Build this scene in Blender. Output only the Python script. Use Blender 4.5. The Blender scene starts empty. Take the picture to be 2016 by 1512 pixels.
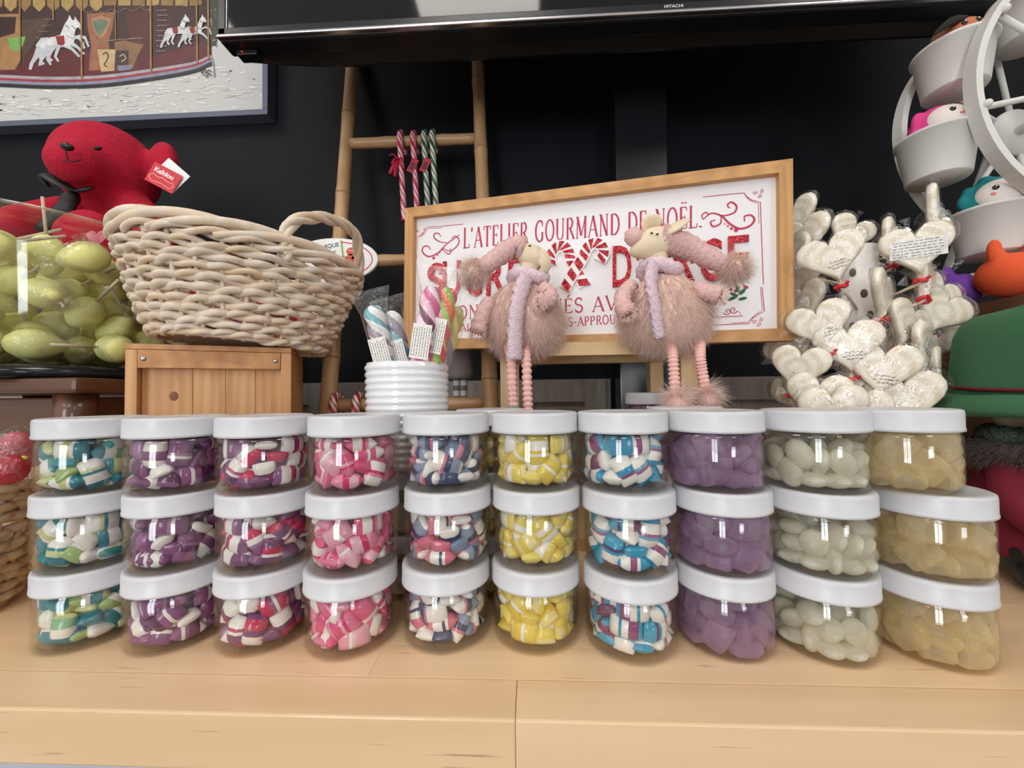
import bpy, bmesh, math, random
import numpy as np
from mathutils import Matrix, Vector, Euler
random.seed(7); rng = np.random.default_rng(11)
SC = bpy.context.scene; COL = SC.collection
CT = 0.90                      # counter top height above the floor
EYE = CT + 0.2313
WALL = 1.02                    # dark back wall
# ---------------------------------------------------------------- camera
FPX = 777.0
RC = np.array([[0.9989130601, 0.0448216624, -0.0127951903],
               [-0.0139612224, 0.0257992105, -0.9995696499],
               [-0.0444722676, 0.9986618143, 0.0263969335]])   # right, down, forward
cd = bpy.data.cameras.new('camera'); cam = bpy.data.objects.new('camera', cd); COL.objects.link(cam)
cd.sensor_fit = 'HORIZONTAL'; cd.sensor_width = 36.0; cd.lens = FPX/2016*36; cd.clip_start = 0.02
cm = Matrix.Identity(4)
for i in range(3):
    cm[i][0] = RC[0][i]; cm[i][1] = -RC[1][i]; cm[i][2] = -RC[2][i]
cm[0][3], cm[1][3], cm[2][3] = 0, 0, EYE
cam.matrix_world = cm; SC.camera = cam
# ---------------------------------------------------------------- world, light, exposure
w = bpy.data.worlds.new('daylight'); SC.world = w; w.use_nodes = True
w.node_tree.nodes['Background'].inputs[0].default_value = (0.80, 0.90, 1.0, 1)
w.node_tree.nodes['Background'].inputs[1].default_value = 1.0
SC.view_settings.view_transform = 'Standard'; SC.view_settings.look = 'None'
SC.view_settings.gamma = 1.0; SC.view_settings.use_curve_mapping = False
SC.view_settings.exposure = -0.07
SC.cycles.transparent_max_bounces = 20; SC.cycles.max_bounces = 9; SC.cycles.diffuse_bounces = 6; SC.cycles.transmission_bounces = 6
SC.cycles.caustics_reflective = False; SC.cycles.caustics_refractive = False
SC.cycles.use_denoising = True; SC.cycles.sample_clamp_indirect = 4.0
PANEL_E = 9.2                 # radiance of the ceiling light panels
WINDOW_W = 32.0                # daylight, watts per square metre of shop window behind the camera
WINDOWS = ((-1.62, .44, .45, 2.65), (-1.10, .44, .45, 2.65), (1.65, .70, .95, 1.75))   # centre x, width, sill, head
for (wx, ww, z0, z1) in WINDOWS:   # one area light in each pane of the shop windows
    ld = bpy.data.lights.new('window_daylight', 'AREA'); ld.shape = 'RECTANGLE'; ld.size = ww; ld.size_y = z1-z0
    ld.energy = WINDOW_W*ww*(z1-z0); ld.color = (0.92, 0.96, 1.0)
    lo = bpy.data.objects.new('window_daylight', ld); COL.objects.link(lo)
    lo.location = (wx, -3.38, (z0+z1)/2); lo.rotation_euler = (math.radians(90), 0, 0)

# ---------------------------------------------------------------- helpers
def ray(px, py):
    return RC.T @ np.array([(px-1008)/FPX, (py-756)/FPX, 1.0])
def at(px, py, Y):
    """world point seen at that pixel of the 2016x1512 frame, on the vertical plane at depth Y"""
    d = ray(px, py); d = d/d[1]*Y
    return Vector((d[0], d[1], d[2]+EYE))
def onplane(px, py, P, N):
    d = Vector(ray(px, py)); o = Vector((0, 0, EYE)); t = (P-o).dot(N)/d.dot(N)
    return o + d*t
def lin(c):
    return tuple(((v/255)/12.92 if v/255 <= .04045 else ((v/255+.055)/1.055)**2.4) for v in c[:3])
MATS = {}
def nt(name):
    m = bpy.data.materials.new(name); m.use_nodes = True; t = m.node_tree
    return m, t, t.nodes['Principled BSDF'], t.nodes['Material Output']
def setp(b, k, v):
    if k in b.inputs: b.inputs[k].default_value = v
def M(name, rgb=None, rough=.5, metal=0, sheen=0, coat=0, trans=0, sss=0, var=None, bump=None, emit=0, attr=False, ior=None, alpha=1):
    if name in MATS: return MATS[name]
    m, t, b, out = nt(name); N = t.nodes; L = t.links
    c = (*lin(rgb), 1) if rgb else (.8, .8, .8, 1)
    b.inputs['Base Color'].default_value = c
    setp(b, 'Roughness', rough); setp(b, 'Metallic', metal); setp(b, 'Sheen Weight', sheen); setp(b, 'Coat Weight', coat)
    setp(b, 'Transmission Weight', trans); setp(b, 'Subsurface Weight', sss)
    if sss: setp(b, 'Subsurface Radius', (.004, .003, .003)); setp(b, 'Subsurface Scale', 1.0)
    if ior: setp(b, 'IOR', ior)
    if sheen: setp(b, 'Sheen Roughness', .4); setp(b, 'Sheen Tint', c)
    setp(b, 'Alpha', alpha)
    src = None
    if attr:
        a = N.new('ShaderNodeAttribute'); a.attribute_name = 'Col'; src = a.outputs['Color']
        L.new(src, b.inputs['Base Color'])
    tc = N.new('ShaderNodeTexCoord')
    if var:                                     # (scale, amount): mottled colour
        n = N.new('ShaderNodeTexNoise'); n.inputs['Scale'].default_value = var[0]; n.inputs['Detail'].default_value = 5
        L.new(tc.outputs['Object'], n.inputs['Vector'])
        r = N.new('ShaderNodeMapRange'); r.inputs[1].default_value = .3; r.inputs[2].default_value = .7
        r.inputs[3].default_value = 1-var[1]; r.inputs[4].default_value = 1+var[1]*.4; L.new(n.outputs[0], r.inputs[0])
        h = N.new('ShaderNodeHueSaturation')
        if src: L.new(src, h.inputs['Color'])
        else: h.inputs['Color'].default_value = c
        L.new(r.outputs[0], h.inputs['Value']); L.new(h.outputs[0], b.inputs['Base Color'])
    if bump:                                    # (scale, strength, distance)
        n = N.new('ShaderNodeTexNoise'); n.inputs['Scale'].default_value = bump[0]; n.inputs['Detail'].default_value = 4
        L.new(tc.outputs['Object'], n.inputs['Vector'])
        bp = N.new('ShaderNodeBump'); bp.inputs['Strength'].default_value = bump[1]; bp.inputs['Distance'].default_value = bump[2] if len(bump) > 2 else .002
        L.new(n.outputs[0], bp.inputs['Height']); L.new(bp.outputs[0], b.inputs['Normal'])
    if emit:
        b.inputs['Emission Color'].default_value = c; b.inputs['Emission Strength'].default_value = emit
    MATS[name] = m; return m
def Mwood(name, c1, c2, axis=0, scale=30, stretch=14, rough=.45, fleck=None, coat=0, ring=0):
    if name in MATS: return MATS[name]
    m, t, b, out = nt(name); N = t.nodes; L = t.links
    tc = N.new('ShaderNodeTexCoord'); mp = N.new('ShaderNodeMapping')
    oi = N.new('ShaderNodeObjectInfo'); ad = N.new('ShaderNodeVectorMath'); ad.operation = 'MULTIPLY_ADD'
    ad.inputs[1].default_value = (3.1, 5.7, 4.3)
    L.new(oi.outputs['Random'], ad.inputs[0]); L.new(tc.outputs['Object'], ad.inputs[2])
    s = [scale]*3; s[axis] = scale/stretch; mp.inputs['Scale'].default_value = s
    L.new(ad.outputs[0], mp.inputs['Vector'])
    n = N.new('ShaderNodeTexNoise'); n.inputs['Scale'].default_value = 1.0; n.inputs['Detail'].default_value = 6; n.inputs['Distortion'].default_value = .6+ring
    L.new(mp.outputs[0], n.inputs['Vector'])
    r = N.new('ShaderNodeValToRGB'); e = r.color_ramp.elements
    e[0].position = .30; e[0].color = (*lin(c2), 1); e[1].position = .68; e[1].color = (*lin(c1), 1)
    L.new(n.outputs[0], r.inputs[0]); last = r.outputs[0]
    if ring:
        wv = N.new('ShaderNodeTexWave'); wv.wave_type = 'BANDS'; wv.bands_direction = 'XYZ'[1 if axis == 0 else 0]
        wv.inputs['Scale'].default_value = 1.1; wv.inputs['Distortion'].default_value = 5; wv.inputs['Detail'].default_value = 2
        L.new(mp.outputs[0], wv.inputs['Vector'])
        mx = N.new('ShaderNodeMixRGB'); mx.blend_type = 'MULTIPLY'; mx.inputs[0].default_value = .35
        rr = N.new('ShaderNodeMapRange'); rr.inputs[3].default_value = .55; rr.inputs[4].default_value = 1.0
        L.new(wv.outputs['Fac'], rr.inputs[0]); L.new(last, mx.inputs[1]); L.new(rr.outputs[0], mx.inputs[2]); last = mx.outputs[0]
    if fleck:
        mp2 = N.new('ShaderNodeMapping'); s2 = [scale*9]*3; s2[axis] = scale*.5; mp2.inputs['Scale'].default_value = s2
        L.new(ad.outputs[0], mp2.inputs['Vector'])
        n2 = N.new('ShaderNodeTexNoise'); n2.inputs['Scale'].default_value = 1.0; n2.inputs['Detail'].default_value = 2
        L.new(mp2.outputs[0], n2.inputs['Vector'])
        r2 = N.new('ShaderNodeMapRange'); r2.inputs[1].default_value = .70; r2.inputs[2].default_value = .80; r2.clamp = True
        L.new(n2.outputs[0], r2.inputs[0])
        m2 = N.new('ShaderNodeMixRGB'); m2.inputs[2].default_value = (*lin(fleck), 1)
        L.new(r2.outputs[0], m2.inputs[0]); L.new(last, m2.inputs[1]); last = m2.outputs[0]
    L.new(last, b.inputs['Base Color'])
    bp = N.new('ShaderNodeBump'); bp.inputs['Strength'].default_value = .15; bp.inputs['Distance'].default_value = .001
    L.new(n.outputs[0], bp.inputs['Height']); L.new(bp.outputs[0], b.inputs['Normal'])
    setp(b, 'Roughness', rough); setp(b, 'Coat Weight', coat)
    MATS[name] = m; return m
def Mclear(name, tint=(255, 255, 255), base=.035, edge=.55, rough=.03, bump=None, power=4):
    """thin clear plastic: see-through, with a mirror sheen that grows towards grazing angles"""
    if name in MATS: return MATS[name]
    m, t, b, out = nt(name); N = t.nodes; L = t.links; N.remove(b)
    tr = N.new('ShaderNodeBsdfTransparent'); tr.inputs[0].default_value = (*lin(tint), 1)
    gl = N.new('ShaderNodeBsdfGlossy'); gl.inputs['Roughness'].default_value = rough; gl.inputs[0].default_value = (1, 1, 1, 1)
    lw = N.new('ShaderNodeLayerWeight'); lw.inputs['Blend'].default_value = .5
    pw = N.new('ShaderNodeMath'); pw.operation = 'POWER'; pw.inputs[1].default_value = power; L.new(lw.outputs['Facing'], pw.inputs[0])
    ma = N.new('ShaderNodeMath'); ma.operation = 'MULTIPLY_ADD'; ma.inputs[1].default_value = edge; ma.inputs[2].default_value = base
    L.new(pw.outputs[0], ma.inputs[0])
    mx = N.new('ShaderNodeMixShader'); L.new(ma.outputs[0], mx.inputs[0]); L.new(tr.outputs[0], mx.inputs[1]); L.new(gl.outputs[0], mx.inputs[2])
    if bump:
        tc = N.new('ShaderNodeTexCoord'); n = N.new('ShaderNodeTexNoise'); n.inputs['Scale'].default_value = bump[0]; n.inputs['Detail'].default_value = 3
        n.inputs['Distortion'].default_value = 1.5
        L.new(tc.outputs['Object'], n.inputs['Vector']); bp = N.new('ShaderNodeBump'); bp.inputs['Strength'].default_value = bump[1]; bp.inputs['Distance'].default_value = .004
        L.new(n.outputs[0], bp.inputs['Height'])
        L.new(bp.outputs[0], gl.inputs['Normal']); L.new(bp.outputs[0], lw.inputs['Normal'])
    L.new(mx.outputs[0], out.inputs[0]); MATS[name] = m; return m
def Mjelly(name, c, see=.35, transl=.35, rough=.25, bump=None, tint=.28):
    """boiled sugar: part see-through, part translucent, glossy skin"""
    if name in MATS: return MATS[name]
    m, t, b, out = nt(name); N = t.nodes; L = t.links
    col = (*lin(c), 1); b.inputs['Base Color'].default_value = col; setp(b, 'Roughness', rough)
    tl = N.new('ShaderNodeBsdfTranslucent'); tl.inputs[0].default_value = col
    tp = N.new('ShaderNodeBsdfTransparent'); tp.inputs[0].default_value = tuple(1-tint+tint*v for v in lin(c))+(1,)
    a = N.new('ShaderNodeMixShader'); a.inputs[0].default_value = transl; L.new(b.outputs[0], a.inputs[1]); L.new(tl.outputs[0], a.inputs[2])
    lw = N.new('ShaderNodeLayerWeight'); lw.inputs['Blend'].default_value = .5
    mu = N.new('ShaderNodeMath'); mu.operation = 'MULTIPLY_ADD'; mu.inputs[1].default_value = -see*.8; mu.inputs[2].default_value = see; L.new(lw.outputs['Facing'], mu.inputs[0])
    x = N.new('ShaderNodeMixShader'); L.new(mu.outputs[0], x.inputs[0]); L.new(a.outputs[0], x.inputs[1]); L.new(tp.outputs[0], x.inputs[2])
    if bump:
        tc = N.new('ShaderNodeTexCoord'); n = N.new('ShaderNodeTexNoise'); n.inputs['Scale'].default_value = bump[0]; n.inputs['Detail'].default_value = 3
        L.new(tc.outputs['Object'], n.inputs['Vector']); bp = N.new('ShaderNodeBump'); bp.inputs['Strength'].default_value = bump[1]; bp.inputs['Distance'].default_value = .001
        L.new(n.outputs[0], bp.inputs['Height']); L.new(bp.outputs[0], b.inputs['Normal'])
    L.new(x.outputs[0], out.inputs[0]); MATS[name] = m; return m

MW = {}
def tag(o, label=None, cat=None, group=None, kind=None):
    if label: o['label'] = label
    if cat: o['category'] = cat
    if group: o['group'] = group
    if kind: o['kind'] = kind
    return o
def thing(name, label, cat, loc=(0, 0, 0), group=None):
    o = bpy.data.objects.new(name, None); COL.objects.link(o); o.location = loc; o.empty_display_size = .02
    MW[o] = Matrix.Translation(Vector(loc)); return tag(o, label, cat, group)
class MB:
    """collects shapes (world coordinates) and links them as ONE mesh object"""
    def __init__(s): s.v = []; s.f = []; s.c = []; s.sm = []
    def add(s, V, F, col=None, smooth=True):
        o = len(s.v); s.v.extend([tuple(p) for p in V])
        for k, f in enumerate(F):
            s.f.append(tuple(i+o for i in f)); s.sm.append(smooth)
            s.c.append(None if col is None else (col[k] if isinstance(col, list) else col))
        return s
    def merge(s, o): 
        n = len(s.v); s.v += o.v; s.f += [tuple(i+n for i in f) for f in o.f]; s.c += o.c; s.sm += o.sm; return s
    def mesh(s, name, mat, inv=None):
        V = np.array(s.v, dtype=float)
        if inv is not None and len(V):
            A = np.array(inv); V = V @ A[:3, :3].T + A[:3, 3]
        me = bpy.data.meshes.new(name); me.from_pydata(V.tolist(), [], s.f)
        me.polygons.foreach_set('use_smooth', s.sm)
        if any(c is not None for c in s.c):
            at_ = me.attributes.new('Col', 'FLOAT_COLOR', 'FACE')
            cache = {}
            arr = np.ones((len(s.f), 4), dtype=np.float32)
            for i, c in enumerate(s.c):
                if c is not None:
                    if c not in cache: cache[c] = lin(c)
                    arr[i, :3] = cache[c]
            at_.data.foreach_set('color', arr.ravel())
        for m_ in (mat if isinstance(mat, (list, tuple)) else [mat]): me.materials.append(m_)
        me.update(); return me
    def build(s, name, mat, parent=None, label=None, cat=None, group=None, kind=None, origin=None):
        if parent is not None: Mx = MW[parent]
        else:
            V = np.array(s.v)
            o = Vector(origin) if origin is not None else Vector(((V[:, 0].min()+V[:, 0].max())/2, (V[:, 1].min()+V[:, 1].max())/2, V[:, 2].min()))
            Mx = Matrix.Translation(o)
        me = s.mesh(name, mat, Mx.inverted())
        ob = bpy.data.objects.new(name, me); COL.objects.link(ob)
        if parent is not None: ob.parent = parent; MW[ob] = Mx
        else: ob.matrix_world = Mx; MW[ob] = Mx
        return tag(ob, label, cat, group, kind)
def box(mb, c, s, Mx=None, bev=0, col=None):
    """box centred at c with full sizes s, optional chamfer, optional 4x4 (or 3x3) transform"""
    hx, hy, hz = s[0]/2, s[1]/2, s[2]/2
    if bev <= 0:
        V = [(sx*hx, sy*hy, sz*hz) for sx in (-1, 1) for sy in (-1, 1) for sz in (-1, 1)]
        F = [(0, 1, 3, 2), (4, 6, 7, 5), (0, 4, 5, 1), (2, 3, 7, 6), (0, 2, 6, 4), (1, 5, 7, 3)]
    else:
        bm = bmesh.new(); bmesh.ops.create_cube(bm, size=1.0)
        for v in bm.verts: v.co = Vector((v.co.x*s[0], v.co.y*s[1], v.co.z*s[2]))
        bmesh.ops.bevel(bm, geom=bm.edges[:], offset=bev, segments=2, affect='EDGES', profile=.6)
        bm.verts.index_update(); V = [tuple(v.co) for v in bm.verts]; F = [tuple(v.index for v in f.verts) for f in bm.faces]; bm.free()
    V = [Vector(v)+Vector(c) for v in V]
    if Mx is not None: V = [Mx @ v for v in V]
    mb.add(V, F, col, smooth=False); return mb
def frames(P):
    P = [Vector(p) for p in P]; n = len(P); T = []
    for i in range(n):
        d = P[min(i+1, n-1)]-P[max(i-1, 0)]; T.append(d.normalized() if d.length > 1e-9 else Vector((0, 0, 1)))
    u = T[0].orthogonal().normalized(); out = []
    for i in range(n):
        u = (u-T[i]*u.dot(T[i])); u = u.normalized() if u.length > 1e-9 else T[i].orthogonal().normalized()
        out.append((P[i], u, T[i].cross(u)))
    return out
def tube(mb, P, r, n=8, closed=False, cap=True, col=None, flat=1.0, colf=None, prof=None, tw=None):
    """tube along P; tw[i] turns ring i; r a number or list; flat squashes the second axis; colf(i,j)->colour; prof(j,n)->radius factor by angle"""
    m = len(P); fr = frames(P if not closed else list(P))
    R = r if isinstance(r, (list, tuple, np.ndarray)) else [r]*m
    V = []; F = []; C = []
    for i, (p, u, v) in enumerate(fr):
        for j in range(n):
            a = 2*math.pi*j/n+(tw[i] if tw else 0); k = prof(i, j, n) if prof else 1
            V.append(p+u*(math.cos(a)*R[i]*k)+v*(math.sin(a)*R[i]*flat*k))
    for i in range(m if closed else m-1):
        i2 = (i+1) % m
        for j in range(n):
            F.append((i*n+j, i*n+(j+1) % n, i2*n+(j+1) % n, i2*n+j)); C.append(colf(i, j) if colf else col)
    if cap and not closed:
        F.append(tuple(range(n-1, -1, -1))); F.append(tuple((m-1)*n+j for j in range(n))); C += [C[0], C[-1]]
    mb.add(V, F, C if (colf or col) else None); return mb
def lathe(mb, prof, c=(0, 0, 0), n=32, Mx=None, col=None, sx=1, sy=1, closedprof=False, colf=None):
    """revolve [(r,z)...] about z"""
    V = []; F = []; C = []; m = len(prof)
    for (r, z) in prof:
        for j in range(n):
            a = 2*math.pi*j/n; p = Vector((c[0]+r*math.cos(a)*sx, c[1]+r*math.sin(a)*sy, c[2]+z)); V.append(Mx @ p if Mx is not None else p)
    for i in range(m if closedprof else m-1):
        i2 = (i+1) % m
        for j in range(n):
            F.append((i*n+j, i*n+(j+1) % n, i2*n+(j+1) % n, i2*n+j)); C.append(colf(i, j) if colf else col)
    mb.add(V, F, C if (col or colf) else None); return mb
def ell(mb, c, r, Mx=None, n=20, m=12, col=None, colf=None, warp=None):
    """ellipsoid"""
    if not isinstance(r, (tuple, list)): r = (r, r, r)
    V = []; F = []; C = []
    for i in range(m+1):
        th = math.pi*i/m
        for j in range(n):
            ph = 2*math.pi*j/n; d = Vector((math.sin(th)*math.cos(ph), math.sin(th)*math.sin(ph), math.cos(th)))
            p = Vector((d.x*r[0], d.y*r[1], d.z*r[2]))
            if warp: p = warp(p, d)
            if Mx is not None: p = Mx @ p
            V.append(p+Vector(c))
    for i in range(m):
        for j in range(n):
            q = (i*n+j, (i+1)*n+j, (i+1)*n+(j+1) % n, i*n+(j+1) % n)
            if i == 0: q = (0, (i+1)*n+j, (i+1)*n+(j+1) % n)
            elif i == m-1: q = (i*n+j, m*n, i*n+(j+1) % n)
            F.append(q); C.append(colf(i, j) if colf else col)
    mb.add(V, F, C if (col or colf) else None); return mb
def rot3(rx=0, ry=0, rz=0):
    return Euler((math.radians(rx), math.radians(ry), math.radians(rz))).to_matrix()
def basis(x, y, z):
    m = Matrix((x, y, z)).transposed(); return m
def spline(P, k=6, closed=False):
    """Catmull-Rom through P"""
    P = [Vector(p) for p in P]; n = len(P); out = []
    rg = range(n if closed else n-1)
    for i in rg:
        a = P[(i-1) % n] if closed or i > 0 else P[0]*2-P[1]; b = P[i]; c = P[(i+1) % n]
        d = P[(i+2) % n] if closed or i+2 < n else P[-1]*2-P[-2]
        for j in range(k):
            t = j/k; out.append(.5*((2*b)+(c-a)*t+(2*a-5*b+4*c-d)*t*t+(3*b-a-3*c+d)*t**3))
    if not closed: out.append(P[-1])
    return out
def fuse(ob, voxel, smooth=6, sub=0):
    """merge overlapping blobs of one body into one continuous skin"""
    r = ob.modifiers.new('skin', 'REMESH'); r.mode = 'VOXEL'; r.voxel_size = voxel; r.use_smooth_shade = True
    s = ob.modifiers.new('soft', 'SMOOTH'); s.iterations = smooth; s.factor = .6
    return ob
def strands(mb, roots, dirs, L, w, droop=.3, jit=.25, segs=2, seed=0):
    """thin tapering hairs"""
    g = random.Random(seed)
    for p, d in zip(roots, dirs):
        p = Vector(p); d = Vector(d).normalized(); l = L*g.uniform(.6, 1.2)
        d = (d+Vector((g.gauss(0, jit), g.gauss(0, jit), g.gauss(0, jit)))).normalized()
        u = d.orthogonal().normalized(); u = (Matrix.Rotation(g.uniform(0, 6.28), 3, d) @ u); v = d.cross(u)
        V = []; q = p.copy()
        for s in range(segs):
            ww = w*(1-s/segs)
            V += [q+u*ww, q-u*ww*.5+v*ww*.87, q-u*ww*.5-v*ww*.87]
            d = (d+Vector((0, 0, -droop))).normalized(); q = q+d*(l/segs)
        V.append(q); F = []
        for s in range(segs-1):
            for k in range(3): F.append((s*3+k, s*3+(k+1) % 3, s*3+3+(k+1) % 3, s*3+3+k))
        s = segs-1
        for k in range(3): F.append((s*3+k, s*3+(k+1) % 3, segs*3))
        mb.add(V, F)
    return mb
def textmesh(body, size=1.0, extrude=0.0, bold=0.0, bevel=0.0, sx=1.0, align='LEFT', shear=0):
    """outline of a text as (verts, faces) in the xy plane"""
    c = bpy.data.curves.new('txt', 'FONT'); c.body = body; c.size = size; c.extrude = extrude; c.offset = bold; c.bevel_depth = bevel
    c.resolution_u = 3; c.align_x = align; c.shear = shear
    o = bpy.data.objects.new('txt', c); COL.objects.link(o)
    dg = bpy.context.evaluated_depsgraph_get(); me = bpy.data.meshes.new_from_object(o.evaluated_get(dg))
    V = [Vector((v.co.x*sx, v.co.y, v.co.z)) for v in me.vertices]; F = [tuple(p.vertices) for p in me.polygons]
    bpy.data.objects.remove(o); bpy.data.curves.remove(c); bpy.data.meshes.remove(me)
    return V, F
class Art:
    """flat print on a plane: x,y in metres on the plane, one thin layer above the other"""
    def __init__(s, O, ux, uy): s.O = Vector(O); s.ux = Vector(ux).normalized(); s.uy = Vector(uy).normalized(); s.n = s.ux.cross(s.uy).normalized(); s.mb = MB(); s.k = 0; s.dz = .00012
    def P(s, x, y, z=None): return s.O+s.ux*x+s.uy*y+s.n*(s.k*s.dz if z is None else z)
    def layer(s): s.k += 1
    def poly(s, pts, col):
        pts = [Vector((p[0], p[1], 0)) for p in pts]
        from mathutils.geometry import tessellate_polygon
        tri = tessellate_polygon([pts])
        F = []
        for t in tri:
            a, b, c = (pts[i] for i in t)
            F.append(t if (b-a).cross(c-a).z > 0 else (t[0], t[2], t[1]))
        s.mb.add([s.P(p.x, p.y) for p in pts], F, col, smooth=False)
    def line(s, pts, w, col, closed=False):
        pts = [Vector((p[0], p[1])) for p in pts]; n = len(pts); V = []; W = w if isinstance(w, list) else [w]*n
        for i in range(n):
            a = pts[(i-1) % n] if closed or i > 0 else pts[i]; b = pts[(i+1) % n] if closed or i < n-1 else pts[i]
            d = (b-a); d = d.normalized() if d.length > 1e-12 else Vector((1, 0)); q = Vector((-d.y, d.x))
            V += [pts[i]-q*W[i]/2, pts[i]+q*W[i]/2]
        F = []
        for i in range(n if closed else n-1):
            j = (i+1) % n; F.append((2*i, 2*j, 2*j+1, 2*i+1))
        s.mb.add([s.P(p.x, p.y) for p in V], F, col, smooth=False)
    def disc(s, x, y, r, col, ry=None, n=16, rotd=0):
        ry = ry or r; a0 = math.radians(rotd)
        pts = [(r*math.cos(2*math.pi*i/n), ry*math.sin(2*math.pi*i/n)) for i in range(n)]
        s.poly([(x+p*math.cos(a0)-q*math.sin(a0), y+p*math.sin(a0)+q*math.cos(a0)) for p, q in pts], col)
    def text(s, body, x, y, size, col, sx=1.0, bold=0, align='LEFT', rotd=0):
        V, F = textmesh(body, size, 0, bold, 0, sx, align); a = math.radians(rotd)
        s.mb.add([s.P(x+v.x*math.cos(a)-v.y*math.sin(a), y+v.x*math.sin(a)+v.y*math.cos(a)) for v in V], F, col, smooth=False)
    def build(s, name, mat, parent, **k): return s.mb.build(name, mat, parent, **k)
PRINT = M('printed_paper', rough=.55, attr=True)
# ================================================================ setting
WHITEWALL = M('white_paint', (232, 230, 226), .8)
DARKWALL = M('dark_navy_paint', (12, 15, 22), .62, bump=(260, .08, .001))
def struct(name, mb, mat, **k):
    o = mb.build(name, mat, **k); o['kind'] = 'structure'; return o
setp(DARKWALL.node_tree.nodes['Principled BSDF'], 'Specular IOR Level', .22)
CEIL = 3.0
struct('floor', box(MB(), (0, -1.2, -.02), (6.2, 4.7, .04)), M('grey_floor', (120, 112, 104), .5, var=(6, .2)))
struct('ceiling', box(MB(), (0, -1.2, CEIL+.02), (6.2, 4.7, .04)), WHITEWALL)
struct('wall_back', box(MB(), (0, WALL+.05, CEIL/2), (6.2, .1, CEIL)), DARKWALL)
for s, nm in ((-1, 'wall_left'), (1, 'wall_right')):
    struct(nm, box(MB(), (s*3.05, -1.2, CEIL/2), (.1, 4.7, CEIL)), WHITEWALL)
wf = MB(); Yf = -3.5                                     # shop front behind the camera: wall around the windows
for (x0, x1, z0, z1) in ((-3, 3, 2.65, CEIL), (-3, -1.84, 0, 2.65), (-1.84, -.88, 0, .45), (-1.40, -1.32, .45, 2.65), (-.88, 1.30, 0, 2.65), (1.30, 2.0, 0, .95), (1.30, 2.0, 1.75, 2.65), (2.0, 3, 0, 2.65)):
    box(wf, ((x0+x1)/2, Yf, (z0+z1)/2), (x1-x0, .1, z1-z0))
struct('wall_front', wf, WHITEWALL)
for k, (wx, ww, z0, z1) in enumerate(WINDOWS):
    fr = MB(); zc = (z0+z1)/2; hz_ = z1-z0
    for (dx, dz, sx, sz) in ((0, hz_/2-.015, ww, .03), (0, -hz_/2+.015, ww, .03), (-ww/2+.015, 0, .03, hz_-.06), (ww/2-.015, 0, .03, hz_-.06)):
        box(fr, (wx+dx, Yf, zc+dz), (sx, .06, sz))
    wo = struct(f'window_{k+1}', fr, M('white_frame', (225, 225, 225), .5))
    box(MB(), (wx, Yf, zc), (ww-.06, .006, hz_-.06)).build('pane', Mclear('window_glass'), wo)
# grey shaker wainscot along the foot of the wall, on both sides of the post
PANELM = Mwood('grey_limed_wood', (140, 133, 127), (118, 111, 106), axis=2, scale=60, stretch=10, rough=.6)
zt = CT+.268
for k, (x0, x1) in enumerate(((-1.45, .205), (.335, 1.6))):
    wpn = MB(); box(wpn, ((x0+x1)/2, WALL-.006, (CT-.02+zt)/2), (x1-x0, .012, zt-CT+.02), bev=.0015)
    w_ = struct(f'trim_{k+1}', wpn, PANELM)
    xs = []
    x = x0+.01
    while x < x1-.1:
        wd = min(.46, x1-.01-x); 
        for (cx, cz, sx, sz) in ((x+.03, (CT+zt)/2, .055, zt-CT), (x+wd-.03, (CT+zt)/2, .055, zt-CT), (x+wd/2, zt-.03, wd-.115, .055)):
            box(MB(), (cx, WALL-.016, cz-.002), (sx, .008, sz-.004), bev=.001).build('panel_rail', PANELM, w_)
        x += wd+.004
# ceiling light panels
EMIT = M('lit_diffuser', (255, 250, 242), .5, emit=PANEL_E)
for k, (lx, ly, where) in enumerate(((-.22, -.2, 'directly above the candy jars'), (-1.75, -.2, 'above the left end of the counter'), (1.55, -.2, 'above the right end of the counter'),
                                     (-.22, -2.0, 'in the middle of the shop ceiling'), (-1.75, -2.0, 'near the left shop window'), (1.55, -2.0, 'near the right shop window'))):
    t = thing('ceiling_light', 'square white ceiling light panel '+where, 'light', (lx, ly, CEIL-.014), 'ceiling light panels')
    f_ = MB()
    for (dx, dy, sx, sy) in ((0, .295, .6, .012), (0, -.295, .6, .012), (.295, 0, .012, .6), (-.295, 0, .012, .6)):
        box(f_, (lx+dx, ly+dy, CEIL-.007), (sx, sy, .014))
    f_.build('frame', M('white_frame', (225, 225, 225), .5), t)
    box(MB(), (lx, ly, CEIL-.006), (.578, .578, .006)).build('diffuser', EMIT, t)

# ================================================================ counter of glued beech staves
BEECH = Mwood('pale_beech', (241, 208, 169), (229, 193, 151), axis=0, scale=24, stretch=13, rough=.36, fleck=(172, 118, 78), coat=.15)
EDGE0 = .286
ctr = thing('counter', 'long pale beech counter top with a thick front edge under the candy jars', 'counter', (0, .65, 0))
g = random.Random(3); y = EDGE0; row = 0; TH = .041
while y < WALL-.001:
    wd = min(.0405 if row == 0 else .042, WALL-y); x = -1.55
    cuts = [-.0135] if row == 0 else []
    while True:
        if row == 0: nx = -.72 if x < -.75 else (-.0135 if x < -.1 else (.78 if x < .7 else 1.55))
        else: nx = x+g.uniform(.55, .95)
        if nx > 1.3: nx = 1.55
        box(MB(), ((x+nx)/2, y+wd/2, CT-TH/2), (nx-x-.0001, wd-.0001, TH), bev=.0016 if row == 0 else .0003).build('stave', BEECH, ctr)
        x = nx
        if x >= 1.55: break
    y += wd; row += 1
box(MB(), (0, EDGE0+.035, (CT-TH)/2), (3.0, .03, CT-TH-.002), bev=.002).build('front_panel', M('blue_white_laminate', (196, 198, 212), .4), ctr)
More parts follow.
